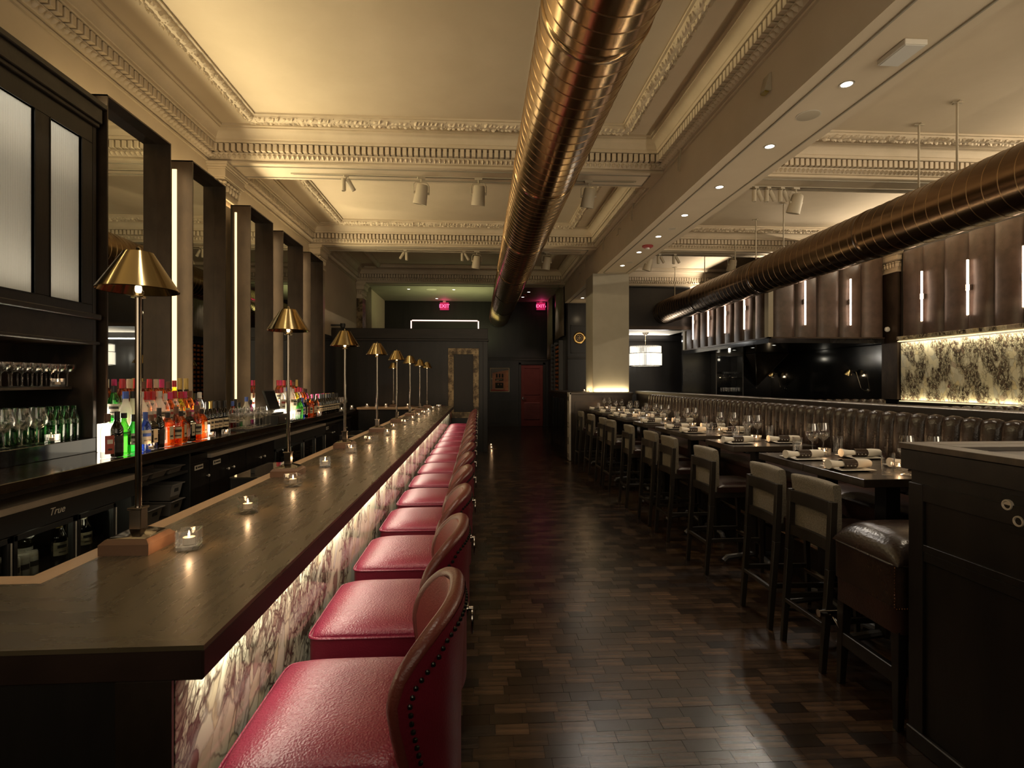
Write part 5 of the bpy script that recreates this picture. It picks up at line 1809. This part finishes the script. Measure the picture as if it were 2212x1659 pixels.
MB().box(-.075, .075, -.12, .12, -.035, 0).obj('housing', 'white_paint', t, bev=.004)
MB().box(-.065, .065, -.11, .11, -.038, -.035).obj('diffuser', 'white_cap', t)
t = thing('smoke_detector', 'red and white smoke alarm under the long beam', 'alarm', (2.655, 8.306, ZS))
MB().lathe([(.085, 0), (.085, -.02), (.06, -.035), (.0005, -.036)], 20, cap=False).obj('body', 'smoke_red', t)
MB().lathe([(.03, -.035), (.025, -.055), (.0005, -.058)], 12, cap=False).obj('strobe', 'white_cap', t)
t = thing('motion_sensor', 'small cream wedge-shaped sensor on the left face of the long beam', 'sensor', (XB0, 4.20, 3.95))
MB().add([(0, -.05, -.07), (0, .05, -.07), (0, .05, .08), (0, -.05, .08), (-.055, -.04, -.06), (-.055, .04, -.06), (-.02, .045, .07), (-.02, -.045, .07)],
         [(0, 1, 2, 3), (4, 7, 6, 5), (0, 4, 5, 1), (1, 5, 6, 2), (2, 6, 7, 3), (3, 7, 4, 0)]).obj('housing', 'lamp_paint', t, bev=.004)
MB().box(-.05, -.015, -.03, .03, -.075, -.06).obj('lens', 'yellow_glass', t)
for k, (y, L) in enumerate(((5.96, .22), (7.84, .22), (9.70, .22), (11.3, .18))):
    t = MB().tube([(XB0 - .012, y, 4.19), (XB0 - .05, y, 4.20), (XB0 - .055, y, 4.15), (XB0 - .012, y + .0, 4.14)][:2] + [(XB0 - .06, y, 4.10), (XB0 - .06, y, 4.19 - L), (XB0 - .06, y + .025, 4.17 - L), (XB0 - .06, y + .05, 4.19 - L), (XB0 - .06, y + .05, 4.10), (XB0 - .02, y + .05, 4.20)], .008, 6)
    tag(t.obj('conduit_loop', 'lamp_paint'), 'thin painted conduit loop hanging from the cornice of the long beam, %s from the camera' % ORD[k], 'conduit', 'conduit loops')
for k, (y, z) in enumerate(((8.72, 3.98), (12.2, 3.95))):
    t = thing('sprinkler_hook', 'small bent sprinkler pipe on the left face of the long beam, the %s one' % ('nearer', 'farther')[k], 'sprinkler', (XB0, y, z))
    MB().tube([(0, 0, .10), (-.04, 0, .10), (-.045, 0, 0), (-.07, 0, -.02)], .007, 6).lathe([(.03, .09), (.03, .1), (.0005, .1)], 10, c=(-.02, 0, 0)).obj('pipe', 'lamp_paint', t)

# ================================================================ right wall: marble, leather rolls, tube lamps
MBW = MB()
mw = S(B(8.42, XR, YF, 10.22, 0, 4.17), 'wall_right_panelling', 'black_wood')
y = .3
k = 0
while y < 10.1:
    y2 = min(y + (.82 if k % 2 else .74), 10.2)
    MB().box(8.395, 8.42, y + .002, y2 - .002, 1.20, 2.325).obj('marble_panel', 'marble_wall', mw, ang=0, bev=.002)
    y = y2
    k += 1
MB().box(8.30, 8.42, .3, 10.2, 2.385, 2.45).obj('marble_cornice', 'marble_wall', mw, bev=.006)
MB().box(8.345, 8.42, .3, 10.2, 2.345, 2.385).obj('light_cornice', 'white_paint', mw, bev=.006)
MB().box(8.325, 8.344, .3, 10.2, 2.347, 2.362).obj('light_strip', 'led', mw)
MB().box(8.33, 8.42, .3, 10.2, 1.10, 1.165).obj('marble_ledge', 'black_wood_h', mw)
MB().box(8.36, 8.39, .3, 10.2, 1.166, 1.178).obj('light_strip', 'led', mw)
RW, RH = .472, 1.66


def rf(u, v):
    s = 2 * u - 1
    q = (1 - abs(s) ** 2.6)
    wv2 = .006 * math.sin(v * 11) * q
    return (-.075 * q ** .6 - wv2, s * (RW / 2 - .004), v * RH)


roll_m = MB().grid(rf, 15, 9).mesh('leather_roll', 'panel_leather', ang=80)
for k in range(21):
    put('leather_roll', roll_m, mw, (8.42, 10.16 - RW * (k + .5), 2.455))
tl0 = thing('tube_lamp', 'x', 'lamp')
MB().cyl((-.115, 0, -.47), (-.115, 0, .47), .017, 14).obj('light_tube', 'tube_light', tl0)
MB().box(-.095, -.02, -.018, .018, -.05, .05).box(-.125, -.09, .020, .034, -.055, .055).obj('bracket', 'chrome', tl0, bev=.002)
MB().cyl((-.115, 0, -.482), (-.115, 0, -.468), .022, 14).cyl((-.115, 0, .468), (-.115, 0, .482), .022, 14).obj('end_cap', 'chrome', tl0)
for k, y in enumerate((9.565, 8.62, 7.68, 6.74, 5.8)):
    place(tl0, USED, (8.40, y, 3.155), 0, 'vertical pink-white tube lamp on the brown leather wall above the marble, %s from the pilaster' % ORD[k], 'tube lamps on the leather walls')
# the leather-clad balcony box
bx = S(MB().box(5.92, 8.30, 10.58, 15.05, 2.47, 4.10), 'trim_%d' % tn, 'gloss_black')
tn += 1
for k in range(9):
    put('leather_roll', roll_m, bx, (5.92, 10.66 + RW * (k + .5), 2.46))
for k in range(5):
    put('leather_roll', roll_m, bx, (5.96 + RW * (k + .5), 10.58, 2.46), PI / 2)
e = MB().box(5.84, 5.90, 10.50, 15.0, 2.435, 2.462).box(5.84, 8.30, 10.50, 10.56, 2.435, 2.462)
e.obj('edge_strip', 'bronze_plate', bx)
MB().box(5.835, 5.935, 10.495, 10.64, 2.46, 4.10).obj('corner_post', 'plaster_grey', bx)
MB().box(5.84, 5.90, 14.92, 15.05, 2.46, 4.1).obj('corner_post', 'plaster_grey', bx)
MB().box(5.86, 8.30, 10.52, 15.05, 2.34, 2.437).obj('underside', 'gloss_black', bx)
for k, y in enumerate((14.193, 13.234, 12.299, 11.382)):
    dup(tl0, (5.90, y, 3.165), 0, 'vertical tube lamp on the left side of the leather balcony, %s from its far end' % ORD[k], 'tube lamps on the leather walls')
for k, x in enumerate((6.574, 7.528)):
    dup(tl0, (x, 10.56, 3.170), PI / 2, 'vertical pink-white tube lamp on the front of the leather balcony, the %s one' % ('left', 'right')[k], 'tube lamps on the leather walls')
for k, y in enumerate((13.9, 13.0, 12.1, 11.2)):
    t = thing('downlight', 'small recessed downlight under the leather balcony, %s from the far end' % ORD[k], 'downlight', (6.35, y, 2.34))
    MB().lathe([(.05, -.001), (.05, -.004), (.035, -.005)], 16, cap=False).obj('trim_ring', 'steel', t)
    MB().lathe([(.0005, -.002), (.035, -.002)], 16, cap=False).obj('lamp', 'led_white', t)
# walls under and behind the balcony
S(B(5.84, XR, 15.05, 15.15, 0, 4.6), 'wall_booth', 'gloss_black')
S(B(8.44, XR, 10.74, 15.05, 0, 2.5), 'wall_booth_right', 'gloss_black')
t = thing('wall_niche', 'steel-framed wall niche with glass shelves under the leather balcony', 'shelf', (7.05, 15.0, 1.15))
f = MB()
for q in ((-.40, -.37, 0, 1.2), (.37, .40, 0, 1.2), (-.37, .37, 1.13, 1.2)):
    f.box(q[0], q[1], -.30, .04, q[2], q[3])
f.obj('frame', 'steel_dark', t)
for z in (.10, .52):
    MB().box(-.37, .37, -.28, .03, z, z + .015).obj('shelf', 'pane_glass', t)
point('niche_lamp', (7.05, 14.72, 2.2), 1.2, (1, .9, .7), .03)
for r_ in range(2):
    for k in range(5):
        glass(COUPE, (6.95 + .095 * k, 14.78 + .1 * r_, 1.686), 'stemmed glass, %s from the left in the %s row, upper niche shelf' % (ORD[k], ('back', 'front')[1 - r_]), 'glasses in the niche')
for k in range(8):
    glass(TUMB, (6.86 + .072 * k, 14.80, 1.267), 'straight glass, %s from the left on the lower niche shelf' % ORD[k], 'straight glasses in the niche')
t = thing('wall_corbel', 'bronze wedge-shaped bracket beside the wall niche', 'bracket', (8.0, 14.6, 1.45))
MB().add([(-.50, -.45, .88), (.44, -.45, .88), (.44, .44, .88), (-.50, .44, .88), (-.02, .40, 0), (.02, .40, 0), (.02, .44, 0), (-.02, .44, 0)], [(0, 1, 2, 3), (4, 7, 6, 5), (0, 4, 5, 1), (1, 5, 6, 2), (2, 6, 7, 3), (3, 7, 4, 0)]).obj('wedge', 'bronze_dark', t, ang=0)
MB().tube([(-.50, -.45, .88), (-.02, .40, 0)], .012, 4).tube([(.44, -.45, .88), (.02, .40, 0)], .012, 4).obj('edge_bead', 'steel_dark', t)
sc0 = thing('swing_lamp', 'x', 'lamp')
MB().lathe([(.045, 0), (.045, .012), (.02, .02), (.0005, .02)], 14, T=Matrix.Rotation(-PI / 2, 4, 'Y')).obj('wall_plate', 'chrome', sc0)
MB().tube([(-.02, 0, 0), (-.06, .03, .0), (-.09, .10, .05)], .007, 6).ball((-.06, .03, 0), .02).tube([(-.09, .10, .05), (-.12, .22, .42)], .006, 6).ball((-.09, .10, .05), .014).tube([(-.12, .22, .42), (-.13, .36, .44)], .006, 6).ball((-.12, .22, .42), .013).obj('jointed_arm', 'chrome', sc0)
T = Matrix.Translation((-.14, .44, .41)) @ Matrix.Rotation(R(35), 4, 'X')
MB().lathe([(.02, .07), (.05, .04), (.085, -.04), (.08, -.04), (.045, .035), (.0005, .04)], 18, T=T, cap=False).obj('shade', 'brass_in', sc0)
MB().ball((-.14, .44, .40), .025, n=8, m=6).obj('bulb', 'led_white', sc0)
for k, (y, lb) in enumerate(((11.15, 'nearer the marble wall'), (14.30, 'beside the wedge bracket'))):
    place(sc0, USED, (8.44, y, 1.36), 0, 'brass jointed swing-arm wall lamp on the black gloss wall, ' + lb, 'swing-arm lamps')
    point('swing_lamp_bulb', (8.22, y + .45, 1.70), 2.0, WARM, .02)
t = thing('wall_camera', 'small round white wall speaker beside the pilaster on the balcony end', 'speaker', (8.30, 10.45, 2.62))
MB().lathe([(.05, 0), (.05, .03), (.03, .045), (.0005, .045)], 14, T=Matrix.Rotation(PI / 2, 4, 'X')).obj('body', 'white_cap', t)

# chandelier in the lounge
ch = thing('chandelier', 'glowing drum chandelier of crystal rods beside the square column', 'chandelier', (4.86, 15.4, 2.02))
g = MB()
for rr, n, z0, z1 in ((.455, 84, 0, .36), (.44, 84, .36, .57), (.33, 50, .02, .40)):
    for i in range(n):
        a = 2 * PI * i / n
        g.cyl((rr * math.cos(a), rr * math.sin(a), z0), (rr * math.cos(a), rr * math.sin(a), z1), .0085, 5)
g.obj('crystal_rod', 'crystal', ch, ang=0, stuff=True)
rg = MB()
for z, rr in ((.36, .458), (.57, .447), (0, .458)):
    rg.tube([(rr * math.cos(2 * PI * i / 40), rr * math.sin(2 * PI * i / 40), z) for i in range(40)], .010, 6, True)
rg.obj('ring', 'chrome', ch)
MB().tube([(0, 0, .57), (0, 0, .88)], .008, 6).tube([(-.44, 0, .57), (.44, 0, .57)], .008, 6).obj('chain', 'chrome', ch)
MB().lathe([(.10, .96), (.06, .91), (.03, .88), (.0005, .88)], 16, cap=False).obj('canopy', 'dark_chrome', ch)
point('chandelier_bulb', (4.86, 15.4, 2.30), 22, (1, .93, .82), .12)

# ================================================================ back of the room
pt = thing('bar_partition', 'tall dark partition panelling behind the far end of the bar', 'partition', (-1.5, 11.95, 0))
MB().box(-1.69, 1.69, 0, .12, 0, 2.71).obj('panel', 'black_wood', pt)
MB().box(-1.70, 1.72, -.05, .14, 2.45, 2.50).box(-1.70, 1.705, -.02, .13, 2.50, 2.73).obj('cornice', 'black_wood_h', pt, bev=.006)
MB().box(1.60, 1.70, -.03, 0, 0, 2.45).obj('corner_post', 'black_wood', pt, bev=.004)
fm = thing('tarnished_mirror', 'old mirror in a flat tarnished brass frame studded with nails on the partition', 'mirror', (-.335, 11.945, .75))
W2, H2 = .338, 1.545
for q in ((-W2, W2, H2 - .135, H2), (-W2, W2, 0, .135), (-W2, -W2 + .125, .135, H2 - .135), (W2 - .125, W2, .135, H2 - .135)):
    MB().box(q[0], q[1], -.03, 0, q[2], q[3]).obj('frame_board', 'tarnished', fm, bev=.003)
MB().box(-W2 + .125, W2 - .125, -.012, 0, .135, H2 - .135).obj('mirror_glass', 'old_mirror', fm)
nn = MB()
for k in range(9):
    for x in (-W2 + .065, W2 - .065):
        nn.ball((x, -.032, .07 + k * .172), .010, .006, .010, 8, 4)
for k in range(1, 3):
    nn.ball((-W2 + .065 + k * .182, -.032, H2 - .07), .010, .006, .010, 8, 4)
nn.obj('nail', 'black_metal', fm, stuff=True)
t = thing('wall_camera', 'small black dome camera on the left wall above the partition', 'camera', (-2.95, 11.88, 2.78))
MB().box(-.25, -.02, -.02, .02, -.01, .02).lathe([(.055, .04), (.06, .0), (.045, -.05), (.0005, -.065)], 14, cap=False).lathe([(.0005, .041), (.055, .04)], 14, cap=False).obj('dome', 'black_plastic', t)
# lit opening over the partition
op = thing('transom_window', 'wide lit opening outlined by a pale light tube above the partition', 'window', (-1.16, 18.62, 3.30))
MB().box(-1.16, 1.16, .0, .05, -.05, .40).obj('dark_glass_panel', 'old_mirror', op)
MB().cyl((-1.12, -.03, .36), (1.12, -.03, .36), .021, 10).obj('light_tube', 'shop_light', op)
MB().cyl((-1.15, -.03, -.05), (-1.15, -.03, .35), .021, 10).obj('light_tube', 'shop_light', op)
MB().cyl((1.15, -.03, -.05), (1.15, -.03, .35), .021, 10).obj('light_tube', 'shop_light', op)
MB().box(-1.02, 1.02, -.015, 0, .0, .045).obj('ledge', 'steel', op)
for k, x in enumerate((-.62, -.25, .32, .66)):
    MB().box(x, x + .10, -.03, -.015, .045, .075).obj('ledge_box', 'black_plastic', op)
# exit signs
for k, (x, z, wh) in enumerate(((-1.177, 4.15, 'over the bar partition'), (2.16, 4.18, 'over the corner of the corridor, with a small arrow'))):
    t = thing('exit_sign', 'glowing pink EXIT sign ' + wh, 'sign', (x, 18.55, z))
    MB().box(-.155, .155, 0, .05, -.13, .13).obj('housing', 'exit_dim', t, bev=.004)
    text('exit_letters', 'EXIT' if k == 0 else 'EXIT›', .175 if k == 0 else .15, 'exit_pink', (0, -.002, 0), (PI / 2, 0, 0), t, .003)
    MB().box(-.05, .05, .0, .05, .13, .195).obj('ceiling_mount', 'white_paint', t)
    point('exit_glow', (x, 18.30, z + .02), 1.6, (1, .06, .26), .06)
for k, (x, y) in enumerate(((-2.1, 16.3), (-.75, 16.3), (-1.4, 18.1), (1.55, 16.6), (1.45, 17.6))):
    t = thing('downlight', 'small recessed downlight in the lowered back ceiling, %s of five' % ORD[k], 'downlight', (x, y, 4.34))
    MB().lathe([(.06, -.001), (.06, -.004), (.045, -.005)], 16, cap=False).obj('trim_ring', 'white_paint', t)
    MB().lathe([(.0005, -.002), (.045, -.002)], 16, cap=False).obj('lamp', 'led_white', t)
t = thing('ceiling_speaker', 'round cream grille in the lowered back ceiling', 'speaker', (-1.42, 16.3, 4.34))
MB().lathe([(.16, .0), (.16, -.006), (.13, -.009), (.0005, -.01)], 24, cap=False).obj('grille', 'white_paint', t)
t = thing('smoke_detector', 'red smoke alarm in the lowered back ceiling', 'alarm', (1.5, 17.1, 4.34))
MB().lathe([(.085, 0), (.085, -.02), (.06, -.035), (.0005, -.036)], 16, cap=False).obj('body', 'smoke_red', t)
MB().lathe([(.03, -.035), (.025, -.05), (.0005, -.055)], 10, cap=False).obj('strobe', 'white_cap', t)
# framed picture of a building
pc = thing('framed_picture', 'framed orange picture of a street-corner building at dusk beside the red door', 'picture', (.725, YB - .05, 1.20))
W3, H3 = .338, .835
for q in ((-W3, W3, H3 - .022, H3), (-W3, W3, 0, .022), (-W3, -W3 + .022, .022, H3 - .022), (W3 - .022, W3, .022, H3 - .022)):
    MB().box(q[0], q[1], -.025, .05, q[2], q[3]).obj('frame_bar', 'picture_cream', pc, bev=.002)
cv = MB().box(-W3 + .022, W3 - .022, .0, .01, .022, H3 - .022).obj('canvas', 'bronze_dark', pc)


def flat(poly, mat, dy, name):
    n = len(poly)
    MB().add([(x, -dy, z) for x, z in poly], [tuple(range(n))]).obj(name, mat, cv, ang=0)


flat([(-.25, .06), (.30, .06), (.30, .76), (.12, .74), (-.25, .66)], 'photo_orange', .001, 'painted_facade')
flat([(-.30, .03), (.30, .03), (.30, .06), (-.30, .10)], 'paper_red', .0015, 'painted_street')
for x in (-.13, -.03, .07):
    flat([(x, .50), (x + .06, .50), (x + .06, .62), (x + .03, .64), (x, .62)], 'ink', .002, 'painted_window')
flat([(-.15, .39), (.13, .39), (.13, .47), (-.15, .46)], 'ink', .002, 'painted_sign')
flat([(-.12, .42), (.10, .43), (.10, .445), (-.12, .435)], 'picture_cream', .0025, 'painted_line')
flat([(-.12, .40), (-.02, .40), (-.02, .412), (-.12, .412)], 'picture_cream', .0025, 'painted_line')
flat([(-.15, .13), (.13, .13), (.13, .32), (-.15, .32)], 'ink', .002, 'painted_shopfront')
for x in (-.07, .03):
    flat([(x, .24), (x + .045, .24), (x + .022, .30)], 'photo_orange', .0025, 'painted_gable')
flat([(-.15, .095), (.13, .095), (.13, .115), (-.15, .115)], 'picture_cream', .0025, 'painted_line')
flat([(-.29, .44), (-.24, .44), (-.24, .48), (-.29, .48)], 'picture_cream', .0025, 'painted_lamp')
spot('picture_spot', (.8, 16.9, 4.2), (.9, YB, 1.6), 150, 40, (1, .85, .62), .7, .04)
spot('door_spot', (1.6, 16.6, 4.25), (1.85, YB, 1.6), 110, 34, (1, .75, .6), .7, .04)
# gold medallion on the end wall
t = thing('wall_medallion', 'round gold medallion on the black panelled wall left of the column', 'plaque', (2.74, 14.497, 2.75))
Tm = Matrix.Rotation(PI / 2, 4, 'X')
MB().lathe([(.150, 0), (.165, .004), (.17, .015), (.16, .024), (.145, .018), (.138, .012), (.12, .012), (.113, .019), (.103, .012)], 32, T=Tm, cap=False).obj('rim', 'gold', t)
MB().lathe([(.105, .008), (.0005, .010)], 32, T=Tm, cap=False).obj('disc', 'bronze_dark', t)
me_ = MB()
for i in range(14):
    a = 2 * PI * i / 14
    me_.ball((.076 * math.cos(a), -.018, .076 * math.sin(a)), .013, .006, .013, 6, 4)
for i, j in ((-.03, 0), (.03, 0), (0, .03), (0, -.03), (0, 0)):
    me_.ball((i, -.018, j), .017, .008, .012, 6, 4)
me_.obj('relief', 'gold', t, stuff=True)
point('medallion_lamp', (2.74, 14.1, 3.3), 1.2, WARM, .05)
# wine rack and drapes in the passage wall
wr_ = thing('wine_rack', 'tall black wine rack with rows of bottle ends in the passage behind the half wall', 'rack', (2.40, 16.2, 1.0))
for y0 in (-.85, .10, .84):
    MB().box(-.10, .02, y0, y0 + .04, 0, 1.75).obj('upright', 'steel_dark', wr_)
for k in range(14):
    MB().box(-.09, .02, -.81, .84, .02 + k * .125, .03 + k * .125).obj('rack_shelf', 'black_metal', wr_)
wbm = MB().lathe([(.0005, 0), (.036, .004), (.037, .04), (.037, .05), (.0005, .05)], 10, T=Matrix.Rotation(-PI / 2, 4, 'Y'), cap=False).mesh('wine_bottle', 'amber_glass')
wbm.materials[0] = M['photo_orange']
for k in range(13):
    for c in range(3):
        tag(put('wine_bottle', wbm, None, (2.36, 15.62 + .22 * c, 1.0 + .075 + k * .125)), 'bottle end, %s from the bottom in the %s column of the passage wine rack' % (ORD[k], ('near', 'middle', 'far')[c]), 'bottle', 'bottles in the wine rack')


def drape(label, x, y0, y1, z0, z1, amp=.03):
    t = MB().grid(lambda u, v: (x + amp * math.sin(u * PI * 2 * (y1 - y0) / .16) * (.6 + .4 * v), y0 + u * (y1 - y0), z1 - v * (z1 - z0)), int((y1 - y0) / .02), 6)
    o = t.obj('drape', 'drape', ang=80)
    md = o.modifiers.new('thickness', 'SOLIDIFY')
    md.thickness = .006
    return tag(o, label, 'curtain')


drape('pleated beige drape on the passage wall, nearer the camera', 2.37, 14.9, 16.4, 2.85, 4.32)
drape('pleated beige drape on the passage wall, next to the pink exit sign', 2.37, 17.2, 18.4, 2.30, 4.32)
drape('pale pleated drape on the left wall above the bar partition', -3.17, 15.2, 16.1, 2.4, 4.32)
spot('passage_spot', (1.9, 16.0, 4.28), (2.4, 16.2, 2.2), 14, 60, NEUT)
candle((.30, 13.0, 0), 'tea light in a glass cube on the floor by the partition, the farther one', 0, .35)
candle((.30, 12.45, 0), 'tea light in a glass cube on the floor by the partition, the nearer one', .2, .35)
candle((2.10, 10.56, 1.346), 'tea light on the half wall, left of the two beside the column', 0, .35)
candle((2.20, 10.58, 1.346), 'tea light on the half wall, right of the two beside the column', .2, .35)

# ---- drop prototypes that were never placed
for o in list(SC.objects):
    if o.parent is None and o.get('label') == 'x':
        for c in list(o.children_recursive):
            bpy.data.objects.remove(c)
        bpy.data.objects.remove(o)
